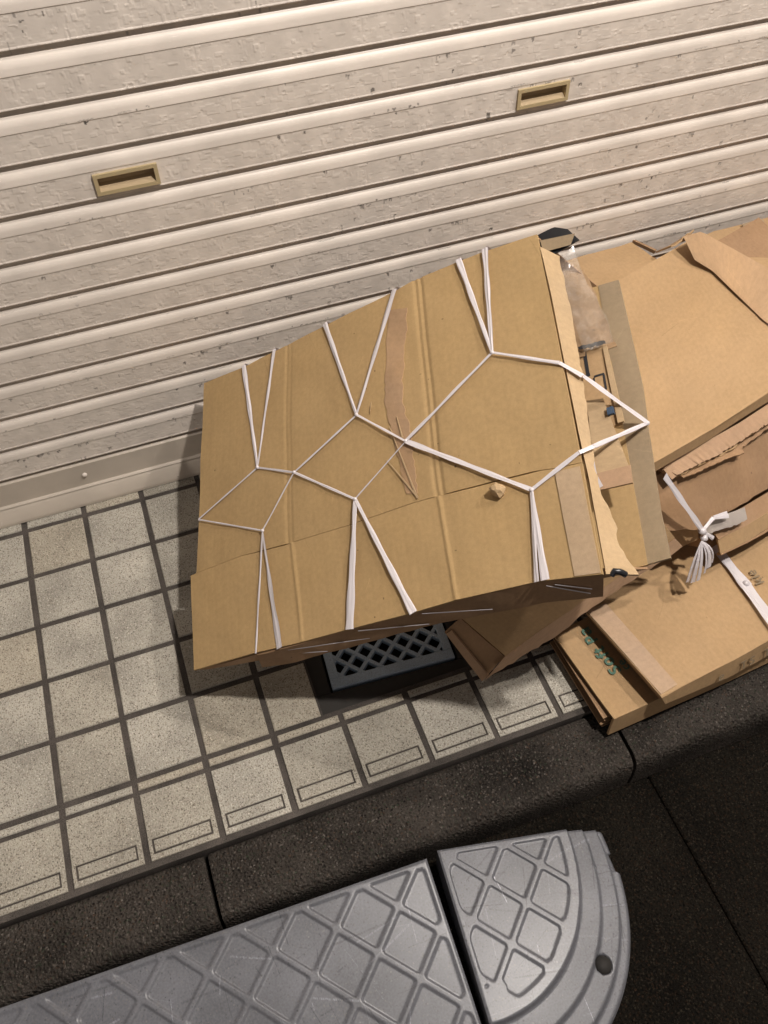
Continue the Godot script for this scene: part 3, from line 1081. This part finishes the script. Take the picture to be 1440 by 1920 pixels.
func build_low_bundle() -> void:
	var gr := "flattened cartons lying along the kerb"
	var o := Vector3(0.98, 0, 0.74)
	var t := thing("folded_carton", "folded tan carton lettered in green, lowest by the kerb with a dark open end", "carton", o, gr)
	# lower folded board: two skins with layered ends between
	var la := [Vector3(0.877, 0.056, 0.655), Vector3(1.34, 0.06, 0.585)]
	var lb := [Vector3(0.899, 0.054, 0.834), Vector3(1.026, 0.055, 0.823), Vector3(1.36, 0.056, 0.797)]
	put(sheet(off(la, o), off(lb, o), 30, 14, 0.004, 0.004, 26), "upper_panel", M["board_warm"], t)
	for k in 4:
		var y := 0.044 - k * 0.0115
		var i := 0.006 + 0.005 * (k % 2)
		put(sheet(off([Vector3(0.872 + i, y, 0.650), Vector3(1.33, y, 0.585)], o), off([Vector3(0.882 + i, y - 0.003, 0.822), Vector3(1.35, y, 0.79)], o), 10, 6, 0.003, 0.004, 27 + k), "inner_layer", M["board_brown"], t)
	put(sheet(off(lb, o), off([Vector3(0.896, 0.003, 0.838), Vector3(1.026, 0.002, 0.83), Vector3(1.36, 0.002, 0.806)], o), 20, 4, 0.004, 0.003, 33), "street_side", M["board_warm"], t)
	for w in [["Soft Pa", Vector3(0.9375, 0.0580, 0.712), 0.030]]:
		var tx := text_mesh(w[0], w[2], M["ink_green"])
		tx.name = "lettering"
		t.add_child(tx, true)
		# reads from the street toward the shutter, letters leaning left
		tx.basis = Basis(Vector3(-0.14, 0.012, -0.99).normalized(), Vector3(-0.99, 0, 0.14).normalized(), Vector3(0, 1, 0))
		tx.position = w[1] - o
	var tx2 := text_mesh("ce", 0.02, M["ink_green"])
	tx2.name = "lettering"
	t.add_child(tx2, true)
	tx2.basis = Basis(Vector3(-0.14, 0.012, -0.99).normalized(), Vector3(-0.99, 0, 0.14).normalized(), Vector3(0, 1, 0))
	tx2.position = Vector3(0.963, 0.0583, 0.752) - o
	# upper board
	o = Vector3(1.1, 0.06, 0.74)
	t = thing("folded_carton", "folded tan carton with a pale tape stripe, printed side toward the dark kerb", "carton", o, gr)
	var sa := [Vector3(0.922, 0.104, 0.610), Vector3(1.05, 0.106, 0.58), Vector3(1.17, 0.107, 0.56), Vector3(1.39, 0.107, 0.53)]
	var sb := [Vector3(0.971, 0.100, 0.842), Vector3(1.058, 0.101, 0.831), Vector3(1.125, 0.101, 0.824), Vector3(1.195, 0.101, 0.812), Vector3(1.42, 0.101, 0.785)]
	put(sheet(off(sa, o), off(sb, o), 120, 16, 0.004, 0.004, 34, 3), "upper_panel", M["board_warm"], t)
	put(sheet(off([Vector3(0.94, 0.093, 0.65), Vector3(1.4, 0.093, 0.59)], o), off([Vector3(0.978, 0.09, 0.836), Vector3(1.4, 0.09, 0.782)], o), 12, 8, 0.012, 0.002, 35), "inner_layer", M["board_brown"], t)
	put(sheet(off([Vector3(0.95, 0.079, 0.66), Vector3(1.4, 0.079, 0.6)], o), off([Vector3(0.985, 0.076, 0.83), Vector3(1.4, 0.076, 0.775)], o), 12, 8, 0.014, 0.002, 36), "inner_layer", M["board_brown"], t)
	var sd := [Vector3(0.982, 0.076, 0.846), Vector3(1.058, 0.062, 0.838), Vector3(1.125, 0.056, 0.833), Vector3(1.195, 0.056, 0.823), Vector3(1.42, 0.056, 0.797)]
	put(sheet(off(sb, o), off(sd, o), 40, 6, 0.004, 0.003, 37), "street_side", M["board_warm"], t)
	put(sheet(off([Vector3(0.932, 0.1075, 0.655), Vector3(0.972, 0.1030, 0.838)], o), off([Vector3(0.970, 0.1085, 0.655), Vector3(1.006, 0.1035, 0.832)], o), 20, 6, 0.0012, 0.0015, 38), "tape_stripe", M["tape_pale"], t)
	for w in [["e", Vector3(1.094, 0.078, 0.8345)], ["T S", Vector3(1.150, 0.080, 0.8275)], ["TST", Vector3(1.205, 0.079, 0.820)]]:
		var q := text_mesh(w[0], 0.024, M["ink_grey"])
		q.name = "lettering"
		t.add_child(q, true)
		q.basis = Basis(Vector3(0.99, 0.0, -0.13).normalized(), Vector3(-0.03, 0.93, -0.36).normalized(), Vector3(0.13, 0.36, 0.92).normalized())
		q.position = w[1] - o + q.basis.z * 0.003
	for w in [["kie", Vector3(1.246, 0.1078, 0.70), 0.022]]:
		var q := text_mesh(w[0], w[2], M["ink_grey"])
		q.name = "lettering"
		t.add_child(q, true)
		q.basis = Basis(Vector3(-0.02, 0.0, -1).normalized(), Vector3(-1, 0, 0.02).normalized(), Vector3(0, 1, 0))
		q.position = w[1] - o

func build_brown_carton() -> void:
	var o := Vector3(0.82, 0, 0.65)
	var t := thing("opened_carton", "dark brown opened carton with drooping flaps under the tied carton", "carton", o)
	var edge := [Vector3(0.730, 0.030, 0.684), Vector3(0.819, 0.090, 0.686), Vector3(0.882, 0.130, 0.686), Vector3(0.898, 0.140, 0.678), Vector3(0.994, 0.200, 0.675), Vector3(1.075, 0.247, 0.672)]
	var fold := [Vector3(0.775, 0.070, 0.671), Vector3(0.830, 0.120, 0.672), Vector3(0.885, 0.160, 0.672), Vector3(0.897, 0.170, 0.670), Vector3(0.988, 0.225, 0.668), Vector3(1.060, 0.265, 0.662)]
	var up := [Vector3(0.714, 0.140, 0.612), Vector3(0.762, 0.170, 0.628), Vector3(0.817, 0.200, 0.640), Vector3(0.864, 0.220, 0.650), Vector3(0.934, 0.260, 0.655), Vector3(1.03, 0.31, 0.645)]
	put(sheet(off(fold, o), off(jag(edge, 40, 0.0016, 6), o), 40, 6, 0.004, 0.003, 41), "lower_flap", M["board_pink"], t)
	put(sheet(off(up, o), off(fold, o), 40, 10, 0.004, 0.004, 42), "side_panel", M["board_warm"], t)
	put(sheet(off([Vector3(0.689, 0.090, 0.602), Vector3(0.734, 0.012, 0.676)], o), off([Vector3(0.714, 0.132, 0.608), Vector3(0.775, 0.062, 0.667)], o), 12, 6, 0.004, 0.003, 43), "end_flap", M["board_brown"], t)
	put(sheet(off([Vector3(0.691, 0.092, 0.606), Vector3(0.731, 0.02, 0.679)], o), off([Vector3(0.699, 0.104, 0.609), Vector3(0.742, 0.033, 0.679)], o), 12, 3, 0.004, 0.003, 44), "torn_edge", M["board_pink"], t)
	# body behind, resting on the paving
	put(sheet(off([Vector3(0.72, 0.006, 0.40), Vector3(0.99, 0.24, 0.40)], o), off([Vector3(0.76, 0.010, 0.655), Vector3(1.02, 0.25, 0.64)], o), 10, 8, 0.004, 0.006, 45), "bottom_panel", M["board_brown"], t)
	put(sheet(off([Vector3(0.70, 0.125, 0.42), Vector3(1.0, 0.32, 0.42)], o), off([Vector3(0.712, 0.14, 0.607), Vector3(1.03, 0.31, 0.64)], o), 10, 8, 0.004, 0.006, 46), "top_panel", M["board_brown"], t)

# ------------------------------------------------------------------ the tied carton
# its own axes: x along the upper edge, z down the leaning face, y out of the face
func carton_frame() -> Transform3D:
	var u := Vector3(0.753, 0.532, 0.388).normalized()
	var n := Vector3(-0.593, 0.804, 0.049).normalized()
	var v := u.cross(n).normalized()
	return Transform3D(Basis(u, n, v), Vector3(0.423, 0.266, 0.034))

func P3(a: Array) -> Array:
	var out := []
	for q in a:
		out.append(Vector3(q[0], q[1], q[2]))
	return out

# A point just off the side that hangs from the tied carton's lower edge: x along the edge, f from the edge down.
func side_point(x: float, f: float) -> Vector3:
	var z := 0.5435 - 0.012 * smoothstep(0.13, 0.5, x) + 0.009 * smoothstep(0.62, 0.71, x)
	var k := (x - 0.136) / 0.573 * 6.0
	return Vector3(x, -0.003, z) + (Vector3(-0.532, -0.804, 0.267) * (0.057 + 0.001 * k) + Vector3(0.002 * k, 0, -0.004)) * f + Vector3(0.0, 0.0, 0.0012)

func build_main_carton() -> void:
	var t := thing("tied_carton", "large tan collapsed carton tied with white twine, leaning over the paving", "carton")
	t.transform = carton_frame()
	var top := P3([[0, 0, 0], [0.1, 0, 0.005], [0.174, 0, -0.001], [0.283, 0, -0.008], [0.438, 0, -0.014], [0.469, 0, -0.018], [0.554, 0, -0.016], [0.597, 0, -0.014], [0.688, 0, 0]])
	var seam := P3([[-0.002, 0, 0.379], [0.104, 0, 0.372], [0.202, 0, 0.375], [0.329, 0, 0.374], [0.446, 0, 0.370], [0.491, 0, 0.371], [0.634, 0, 0.376], [0.672, 0, 0.382], [0.703, 0, 0.384]])
	put(sheet(top, seam, 260, 30, 0.005, 0.0035, 1, 1), "front_panel", M["board"], t)
	var fa := P3([[-0.013, 0.0026, 0.3815], [0.104, 0.0014, 0.3732], [0.15, 0.001, 0.3752], [0.202, 0.001, 0.3773], [0.208, 0.0006, 0.3758], [0.329, 0.0006, 0.3749], [0.446, 0.0006, 0.3709], [0.495, 0.0006, 0.3722], [0.51, 0.001, 0.3738], [0.634, 0.001, 0.3785], [0.645, 0.0006, 0.379], [0.672, 0.0006, 0.3832], [0.704, 0.0006, 0.3852]])
	var fb := P3([[0.002, 0.002, 0.549], [0.136, 0.001, 0.543], [0.222, 0.0, 0.542], [0.313, 0.0, 0.538], [0.425, 0.0, 0.535], [0.499, 0.0, 0.531], [0.623, 0.0, 0.531], [0.709, 0.0, 0.541]])
	put(sheet(fa, fb, 260, 16, 0.005, 0.0035, 1, 2), "lower_flap", M["board"], t)
	put(sheet(P3([[0.01, -0.006, 0.31], [0.69, -0.006, 0.31]]), P3([[0.012, -0.006, 0.45], [0.695, -0.006, 0.45]]), 60, 6, 0.004, 0.0035, 1), "inner_flap", M["board_brown"], t)
	# side hanging from the lower edge
	var dn := Vector3(-0.532, -0.804, 0.267)
	var ha := P3([[0.136, -0.003, 0.5435], [0.222, -0.003, 0.5425], [0.313, -0.003, 0.5385], [0.425, -0.003, 0.5355], [0.499, -0.003, 0.5315], [0.623, -0.003, 0.5315], [0.709, -0.003, 0.541]])
	var hb := []
	for i in ha.size():
		hb.append(ha[i] + dn * (0.057 + 0.001 * i) + Vector3(0.012 * i / 6.0, 0, -0.004))
	put(sheet(ha, hb, 50, 6, 0.004, 0.006, 3), "side_panel", M["board_brown"], t)
	var ga := P3([[0.006, -0.004, 0.5475], [0.14, -0.004, 0.5425]])
	put(sheet(ga, [ga[0] + dn * 0.006 + Vector3(0.02, 0, 0), ga[1] + dn * 0.022], 20, 3, 0.003, 0.003, 4), "folded_edge", M["board_brown"], t)
	# back panel, seen past the open end on the right
	var ba := P3([[0.02, -0.028, 0.01], [0.4, -0.07, 0.02], [0.735, -0.108, 0.05]])
	var bb := P3([[0.02, -0.028, 0.53], [0.4, -0.07, 0.52], [0.737, -0.108, 0.507]])
	put(sheet(ba, bb, 40, 20, 0.005, 0.003, 7), "back_panel", M["board"], t)
	var ta := P3([[0.7355, -0.1075, 0.050], [0.734, -0.1075, 0.206], [0.731, -0.1075, 0.379], [0.737, -0.1075, 0.506]])
	var tb := P3([[0.767, -0.109, 0.053], [0.773, -0.109, 0.239], [0.770, -0.109, 0.307], [0.766, -0.109, 0.437], [0.768, -0.109, 0.504]])
	put(sheet(ta, tb, 40, 6, 0.0055, 0.003, 8), "taped_edge", M["tape"], t)
	# far and near walls of the collapsed body
	put(sheet(P3([[0.02, -0.006, 0.004], [0.688, -0.006, 0.004]]), P3([[0.03, -0.034, 0.012], [0.735, -0.112, 0.052]]), 20, 4, 0.003, 0.003, 9), "far_side", M["board_brown"], t)
	put(sheet(P3([[0.14, -0.02, 0.525], [0.70, -0.02, 0.525]]), P3([[0.14, -0.05, 0.52], [0.735, -0.112, 0.508]]), 20, 4, 0.003, 0.003, 10), "near_side", M["board_brown"], t)
	# pale end flap, its outer edge torn
	var ra := P3([[0.690, 0.0015, 0.024], [0.696, -0.0, 0.119], [0.700, -0.003, 0.236], [0.704, -0.005, 0.336], [0.708, -0.007, 0.408], [0.711, -0.006, 0.540]])
	var rb := P3([[0.712, -0.012, 0.046], [0.717, -0.015, 0.157], [0.718, -0.015, 0.245], [0.717, -0.015, 0.329], [0.716, -0.014, 0.392], [0.720, -0.016, 0.435], [0.730, -0.023, 0.473], [0.727, -0.021, 0.495], [0.733, -0.025, 0.517], [0.745, -0.033, 0.540]])
	put(sheet(ra, jag(rb, 60, 0.0012, 12), 60, 6, 0.005, 0.004, 11), "end_flap", M["board_pale"], t)
	# clear tape over the lower right of the face
	put(sheet(P3([[0.666, 0.0026, 0.388], [0.673, 0.0012, 0.536]]), P3([[0.701, 0.0026, 0.390], [0.7075, 0.0012, 0.539]]), 24, 8, 0.0008, 0.0035, 1), "clear_tape", M["tape_clear"], t)
	# strip left by tape that was pulled off, with torn fibres
	var pa := jag(P3([[0.419, 0.0036, 0.02], [0.412, 0.0048, 0.1], [0.404, 0.0062, 0.19], [0.418, 0.0062, 0.26], [0.432, 0.0022, 0.355]]), 50, 0.002, 14)
	var pb := jag(P3([[0.456, 0.0028, 0.03], [0.448, 0.0048, 0.1], [0.436, 0.0062, 0.19], [0.448, 0.0060, 0.26], [0.452, 0.0022, 0.358]]), 50, 0.0025, 15)
	for i in pa.size():
		pa[i].y = bend(1, pa[i]) + 0.0012
		pb[i].y = bend(1, pb[i]) + 0.0012
	put(sheet(pa, pb, 50, 6, 0.0012, 0.0035, 1), "tape_residue", M["residue"], t)
	for c in [[0.412, 0.235, 0.452, 0.366], [0.404, 0.29, 0.453, 0.366], [0.426, 0.222, 0.434, 0.262]]:
		var a := Vector3(c[0], 0.0, c[1])
		var b := Vector3(c[2], 0.0, c[3])
		a.y = bend(1, a) + 0.0036
		b.y = bend(1, b) + 0.0030
		var s := (b - a).cross(Vector3.UP).normalized() * 0.0014
		put(sheet([a - s * 0.3, b - s], [a + s * 0.3, b + s], 10, 2, 0.001, 0.0035, 1), "torn_fibre", M["board_pale"], t)
	# torn plug of board standing up beside the seam
	var kb := begin()
	var rr := RandomNumberGenerator.new()
	rr.seed = 5
	var ring := []
	for lv in [[0.010, 0.0], [0.012, 0.007], [0.0085, 0.014], [0.004, 0.017]]:
		var row := []
		for k in 9:
			var an := TAU * k / 9.0
			row.append(Vector3(0.582 + cos(an) * lv[0] * rr.randf_range(0.65, 1.25), 0.0015 + lv[1], 0.392 + sin(an) * lv[0] * rr.randf_range(0.65, 1.2)))
		ring.append(row)
	for i in 3:
		for k in 9:
			quad(kb, ring[i][k], ring[i][(k + 1) % 9], ring[i + 1][(k + 1) % 9], ring[i + 1][k])
	for k in range(1, 8):
		tri(kb, ring[3][0], ring[3][k], ring[3][k + 1])
	put(kb, "torn_plug", M["board_pale"], t)
	var curl := begin()
	tube(curl, [Vector3(0.716, -0.012, 0.541), Vector3(0.721, -0.010, 0.537), Vector3(0.727, -0.015, 0.538), Vector3(0.731, -0.022, 0.541)], 0.0042, 8)
	put(curl, "dark_tape_curl", M["black_plastic"], t)
	var sc := P3([[0.374, 0.003, 0.178], [0.376, 0.006, 0.2]])
	put(sheet(sc, P3([[0.379, 0.0035, 0.174], [0.379, 0.009, 0.197]]), 5, 3, 0.001, 0.0, 1), "torn_fibre", M["board_pale"], t)

func inside(called: String, label: String, category: String) -> Node3D:
	var o := thing(called, label, category)
	o.transform = carton_frame()
	return o

func build_contents() -> void:
	var t: Node3D = inside("black_plastic_scrap", "black plastic scrap poking out at the tied carton's upper right corner", "plastic scrap")
	put(sheet(P3([[0.680, -0.008, -0.006], [0.712, -0.009, -0.008], [0.731, -0.012, 0.003]]), P3([[0.686, -0.012, 0.036], [0.71, -0.014, 0.034], [0.744, -0.016, 0.026]]), 14, 8, 0.002, 0.006, 51), "sheet", M["black_plastic"], t)
	t = inside("loose_tape_end", "short grey packing tape end folded over the black plastic scrap", "tape")
	put(sheet(P3([[0.690, -0.003, 0.010], [0.742, -0.008, 0.020]]), P3([[0.691, -0.008, 0.029], [0.732, -0.012, 0.033]]), 10, 5, 0.0008, 0.004, 52), "strip", M["tape"], t)
	crinkle = 9.0
	t = inside("clear_plastic_bag", "crumpled clear plastic bag inside the tied carton's open end", "plastic bag")
	put(sheet(P3([[0.704, -0.030, 0.032], [0.709, -0.034, 0.10], [0.711, -0.04, 0.15], [0.714, -0.052, 0.192]]), P3([[0.728, -0.040, 0.013], [0.737, -0.045, 0.086], [0.756, -0.050, 0.151], [0.755, -0.062, 0.186]]), 70, 36, 0.0006, 0.011, 53), "film", M["film"], t)
	t = inside("brown_paper_wad", "brown packing paper under the clear bag in the carton's open end", "paper")
	put(sheet(P3([[0.700, -0.050, 0.035], [0.700, -0.056, 0.1], [0.702, -0.062, 0.19]]), P3([[0.730, -0.075, 0.03], [0.742, -0.085, 0.1], [0.756, -0.082, 0.18]]), 50, 26, 0.002, 0.016, 54), "paper", M["paper"], t)
	crinkle = 4.0
	t = inside("printed_board_piece", "small tan board piece with black printed frames inside the open end", "carton scrap")
	put(sheet(P3([[0.698, -0.067, 0.170], [0.698, -0.067, 0.31]]), P3([[0.742, -0.072, 0.178], [0.746, -0.072, 0.31]]), 20, 8, 0.004, 0.006, 55), "board", M["board_warm"], t)
	put(sheet(P3([[0.738, -0.066, 0.185], [0.741, -0.066, 0.31]]), P3([[0.744, -0.066, 0.185], [0.750, -0.066, 0.31]]), 14, 3, 0.004, 0.002, 56), "folded_edge", M["board_pale"], t)
	for b in [[0.7075, 0.180, 0.7125, 0.222], [0.700, 0.2185, 0.713, 0.2225], [0.718, 0.2245, 0.733, 0.2275], [0.7305, 0.2275, 0.7335, 0.252], [0.716, 0.2275, 0.7185, 0.236]]:
		var y0: float = -0.0662 - 0.005 * (b[0] - 0.698) / 0.046
		var y1: float = -0.0662 - 0.005 * (b[2] - 0.698) / 0.046
		var st := sheet(P3([[b[0], y0, b[1]], [b[0], y0, b[3]]]), P3([[b[2], y1, b[1]], [b[2], y1, b[3]]]), 6, 4, 0.0006, 0.006, 55)
		put(st, "printed_line", M["ink_black"], t)
	put(sheet(jag(P3([[0.705, -0.055, 0.176], [0.744, -0.06, 0.178]]), 16, 0.0015, 16), jag(P3([[0.707, -0.056, 0.181], [0.744, -0.061, 0.183]]), 16, 0.0015, 17), 16, 3, 0.002, 0.003, 57), "torn_edge", M["ink_black"], t)
	t = inside("folded_board_piece", "tan folded board strip stuffed low in the carton's open end", "carton scrap")
	put(sheet(P3([[0.707, -0.048, 0.268], [0.703, -0.052, 0.366], [0.706, -0.054, 0.406]]), P3([[0.730, -0.052, 0.272], [0.748, -0.056, 0.380], [0.750, -0.056, 0.408]]), 24, 8, 0.004, 0.008, 58), "board", M["board_pale"], t)
	put(sheet(P3([[0.704, -0.0495, 0.383], [0.706, -0.0505, 0.408]]), P3([[0.752, -0.0525, 0.383], [0.751, -0.0525, 0.409]]), 6, 6, 0.002, 0.003, 59), "torn_end", M["board_pink"], t)
	var bl := begin()
	box(bl, Vector3(0.733, -0.056, 0.290), Vector3(0.742, -0.0505, 0.301))
	put(bl, "blue_mark", M["ink_blue"], t)
	t = inside("white_plastic_strip", "narrow white plastic strip hanging in the carton's open end", "plastic scrap")
	put(sheet(P3([[0.706, -0.034, 0.330], [0.7065, -0.036, 0.39], [0.705, -0.038, 0.412]]), P3([[0.7085, -0.034, 0.330], [0.7095, -0.036, 0.39], [0.715, -0.038, 0.408]]), 14, 3, 0.001, 0.003, 60), "strip", M["twine"], t)

# ------------------------------------------------------------------ twine
# One flat strand from a to b: folded plastic tape w0 wide at a and w1 at b, nrm pointing away from what it lies on.
func strand(a: Vector3, b: Vector3, w0: float, w1: float, nrm: Vector3, sd: int, sag := 0.0) -> SurfaceTool:
	var st := begin()
	var r := RandomNumberGenerator.new()
	r.seed = sd
	var d := (b - a).normalized()
	var s := d.cross(nrm.rotated(d, r.randf_range(-0.3, 0.3))).normalized()
	var n := s.cross(d).normalized()
	var L := a.distance_to(b)
	var ns := maxi(4, int(L / 0.008))
	var nc := 9
	var ph := []
	for k in nc:
		ph.append(r.randf_range(0.0, 1.0))
	var rows := []
	for i in ns + 1:
		var f := float(i) / ns
		var w := lerpf(w0, w1, f) * 1.22 * (1.0 + 0.12 * sin(f * L * 90.0 + sd))
		var row := []
		for k in nc:
			var c := float(k) / (nc - 1) * 2.0 - 1.0
			var lift: float = (1.0 - c * c) * minf(w * 0.13, 0.0008) + ph[k] * minf(w * 0.16, 0.0012) * (1.0 + 0.4 * sin(f * L * 60.0 + k))
			row.append(a.lerp(b, f) + s * c * w * 0.5 + n * (lift + 0.0004) - n * sag * sin(PI * f))
		rows.append(row)
	for i in ns:
		for k in nc - 1:
			quad(st, rows[i][k], rows[i + 1][k], rows[i + 1][k + 1], rows[i][k + 1], 1)
		quad(st, rows[i][0], rows[i][nc - 1], rows[i + 1][nc - 1], rows[i + 1][0], 2)
	return st

func knot(at: Vector3, r: float) -> SurfaceTool:
	var st := begin()
	var pr := [[0.0, r * 0.8], [r * 0.6, r * 0.6], [r, 0.0], [r * 0.7, -r * 0.5], [0.0, -r * 0.6]]
	lathe(st, pr, 9, at)
	return st

# Where the twine crosses or meets an edge of the tied carton: x and z on its face, and how far it stands off.
const NODES := {"a": [0.104, 0.004], "b": [0.177, -0.002], "c": [0.142, 0.223], "d": [0.002, 0.281], "e": [0.154, 0.342], "f": [0.223, 0.257], "g": [0.342, 0.338], "h": [0.353, 0.195], "i": [0.291, -0.008], "j": [0.435, -0.014], "k": [0.441, 0.271], "l": [0.597, 0.175], "m": [0.556, -0.016], "n": [0.603, -0.014], "o": [0.694, 0.229], "p": [0.631, 0.405], "q": [0.703, 0.371], "r": [0.139, 0.545], "s": [0.188, 0.545], "t": [0.321, 0.540], "u": [0.432, 0.537], "v": [0.622, 0.533], "w": [0.634, 0.533]}
const LIFT := {"l": 0.007, "h": 0.009, "k": 0.0085, "f": 0.0075, "c": 0.0065, "e": 0.006, "g": 0.006, "p": 0.005}
func node_at(k: String) -> Vector3:
	return Vector3(NODES[k][0], LIFT.get(k, 0.0035), NODES[k][1])

func build_twine() -> void:
	var t := thing("plastic_twine", "white plastic twine netted around the large leaning carton", "twine")
	t.transform = carton_frame()
	var up := Vector3.UP
	var segs := [["a", "c", 0.0075, 0.004], ["b", "c", 0.006, 0.003], ["c", "d", 0.0024, 0.0022], ["d", "e", 0.0022, 0.0024], ["c", "f", 0.003, 0.003], ["f", "e", 0.0032, 0.003], ["f", "h", 0.0024, 0.0028], ["f", "g", 0.0032, 0.0032], ["g", "k", 0.0026, 0.0024], ["h", "k", 0.003, 0.003], ["i", "h", 0.008, 0.0035], ["j", "h", 0.011, 0.005], ["k", "l", 0.006, 0.004], ["k", "p", 0.0065, 0.005], ["m", "l", 0.0075, 0.004], ["n", "l", 0.0085, 0.005], ["l", "o", 0.003, 0.005], ["p", "q", 0.0045, 0.005], ["e", "r", 0.0035, 0.0035], ["e", "s", 0.003, 0.012], ["g", "t", 0.005, 0.013], ["g", "u", 0.004, 0.009], ["p", "v", 0.0045, 0.007], ["p", "w", 0.004, 0.009]]
	for i in segs.size():
		var s: Array = segs[i]
		put(strand(node_at(s[0]), node_at(s[1]), s[2], s[3], up, 200 + i), "strand", M["twine"], t)
	for k in ["c", "e", "f", "g", "h", "k", "l", "p"]:
		put(knot(node_at(k) + Vector3(0, 0.001, 0), 0.0036), "knot", M["twine"], t)
	# over the upper edge and down behind
	for k in [["a", 0.0075], ["b", 0.006], ["i", 0.008], ["j", 0.011], ["m", 0.0075], ["n", 0.0085]]:
		var p: Vector3 = node_at(k[0])
		put(strand(p, p + Vector3(0.0, -0.03, -0.006), k[1], k[1], Vector3(0, 0.2, -1), 240), "strand", M["twine"], t)
	# round the left edge
	var pd: Vector3 = node_at("d")
	put(strand(pd, pd + Vector3(0.004, -0.03, 0.004), 0.003, 0.003, Vector3(-1, 0, 0), 241), "strand", M["twine"], t)
	# across the open end on the right
	var far := Vector3(0.7715, -0.103, 0.305)
	var lip1 := Vector3(0.7195, -0.0095, 0.2535)
	var lip2 := Vector3(0.7195, -0.0095, 0.362)
	put(strand(node_at("o"), lip1, 0.0055, 0.0065, Vector3(0.5, 0.86, 0), 242), "strand", M["twine"], t)
	put(strand(lip1, far, 0.0065, 0.0065, Vector3(0.5, 0.86, 0), 244), "strand", M["twine"], t)
	put(strand(node_at("q"), lip2, 0.0055, 0.005, Vector3(0.5, 0.86, 0), 243), "strand", M["twine"], t)
	put(strand(lip2, far, 0.005, 0.0045, Vector3(0.5, 0.86, 0), 245), "strand", M["twine"], t)
	put(knot(far, 0.004), "knot", M["twine"], t)
	# along the side hanging from the lower edge
	for q in [["r", 0.13, 0.85], ["s", 0.16, 0.75], ["t", 0.13, 0.8], ["u", 0.12, 0.75], ["v", 0.07, 0.7], ["w", 0.06, 0.5]]:
		var x: float = NODES[q[0]][0]
		put(strand(side_point(x + 0.01, 0.16), side_point(x + q[1], q[2]), 0.0032, 0.0024, Vector3(0, 0.315, 0.949), 250), "strand", M["twine"], t)
	# second twine: knot with loose ends in front of the heap
	var o := Vector3(1.12, 0.23, 0.65)
	t = thing("plastic_twine", "short white twine with a knot and frayed tails over the brown carton", "twine", o)
	var kn := Vector3(1.124, 0.243, 0.652)
	put(strand(Vector3(1.040, 0.375, 0.612) - o, kn - o, 0.009, 0.008, Vector3(0.2, 0.6, 0.75), 260), "strand", M["twine"], t)
	put(knot(kn - o, 0.008), "knot", M["twine"], t)
	put(knot(kn - o + Vector3(0.004, -0.014, 0.006), 0.007), "knot", M["twine"], t)
	put(strand(kn - o, Vector3(1.150, 0.252, 0.640) - o, 0.005, 0.006, Vector3(0, 0.8, 0.6), 261), "strand", M["twine"], t)
	put(strand(Vector3(1.150, 0.252, 0.640) - o, Vector3(1.184, 0.240, 0.636) - o, 0.006, 0.009, Vector3(0.2, 0.8, 0.5), 269), "strand", M["twine"], t)
	put(strand(kn - o, Vector3(1.146, 0.222, 0.660) - o, 0.004, 0.006, Vector3(0, 0.6, 0.8), 268), "strand", M["twine"], t)
	for q in [[Vector3(1.096, 0.160, 0.690), 0.010, 262], [Vector3(1.106, 0.156, 0.692), 0.010, 263], [Vector3(1.114, 0.160, 0.694), 0.008, 264], [Vector3(1.134, 0.178, 0.686), 0.012, 265], [Vector3(1.102, 0.150, 0.688), 0.004, 266], [Vector3(1.126, 0.170, 0.690), 0.005, 267], [Vector3(1.140, 0.186, 0.684), 0.004, 268]]:
		# each tail leaves the knot, bows outward and hangs
		var p0 := Vector3(1.120, 0.228, 0.662)
		var p2: Vector3 = q[0]
		var p1 := p0.lerp(p2, 0.45) + Vector3((p2.x - 1.115) * 0.55, 0.010, 0.006)
		var tail := begin()
		var pts := []
		for k in 7:
			var f := k / 6.0
			pts.append(p0.lerp(p1, f).lerp(p1.lerp(p2, f), f) - o)
		for k in 6:
			tail.append_from(strand(pts[k], pts[k + 1], lerpf(0.003, q[1] * 0.8, k / 6.0), lerpf(0.003, q[1] * 0.8, (k + 1) / 6.0), Vector3(0.1, 0.5, 0.85), q[2]).commit(), 0, Transform3D.IDENTITY)
		put(tail, "frayed_tail", M["twine"], t)
	# third twine: round the low cartons by the kerb
	o = Vector3(1.217, 0.11, 0.7)
	t = thing("plastic_twine", "wide white twine tied round the folded cartons beside the kerb", "twine", o)
	put(strand(Vector3(1.212, 0.112, 0.618) - o, Vector3(1.216, 0.112, 0.713) - o, 0.012, 0.016, Vector3.UP, 270), "strand", M["twine"], t)
	put(strand(Vector3(1.209, 0.1125, 0.63) - o, Vector3(1.208, 0.1125, 0.80) - o, 0.004, 0.005, Vector3.UP, 271), "strand", M["twine"], t)
	put(strand(Vector3(1.216, 0.113, 0.705) - o, Vector3(1.222, 0.107, 0.806) - o, 0.014, 0.011, Vector3.UP, 272), "strand", M["twine"], t)
	put(knot(Vector3(1.217, 0.115, 0.708) - o, 0.006), "knot", M["twine"], t)
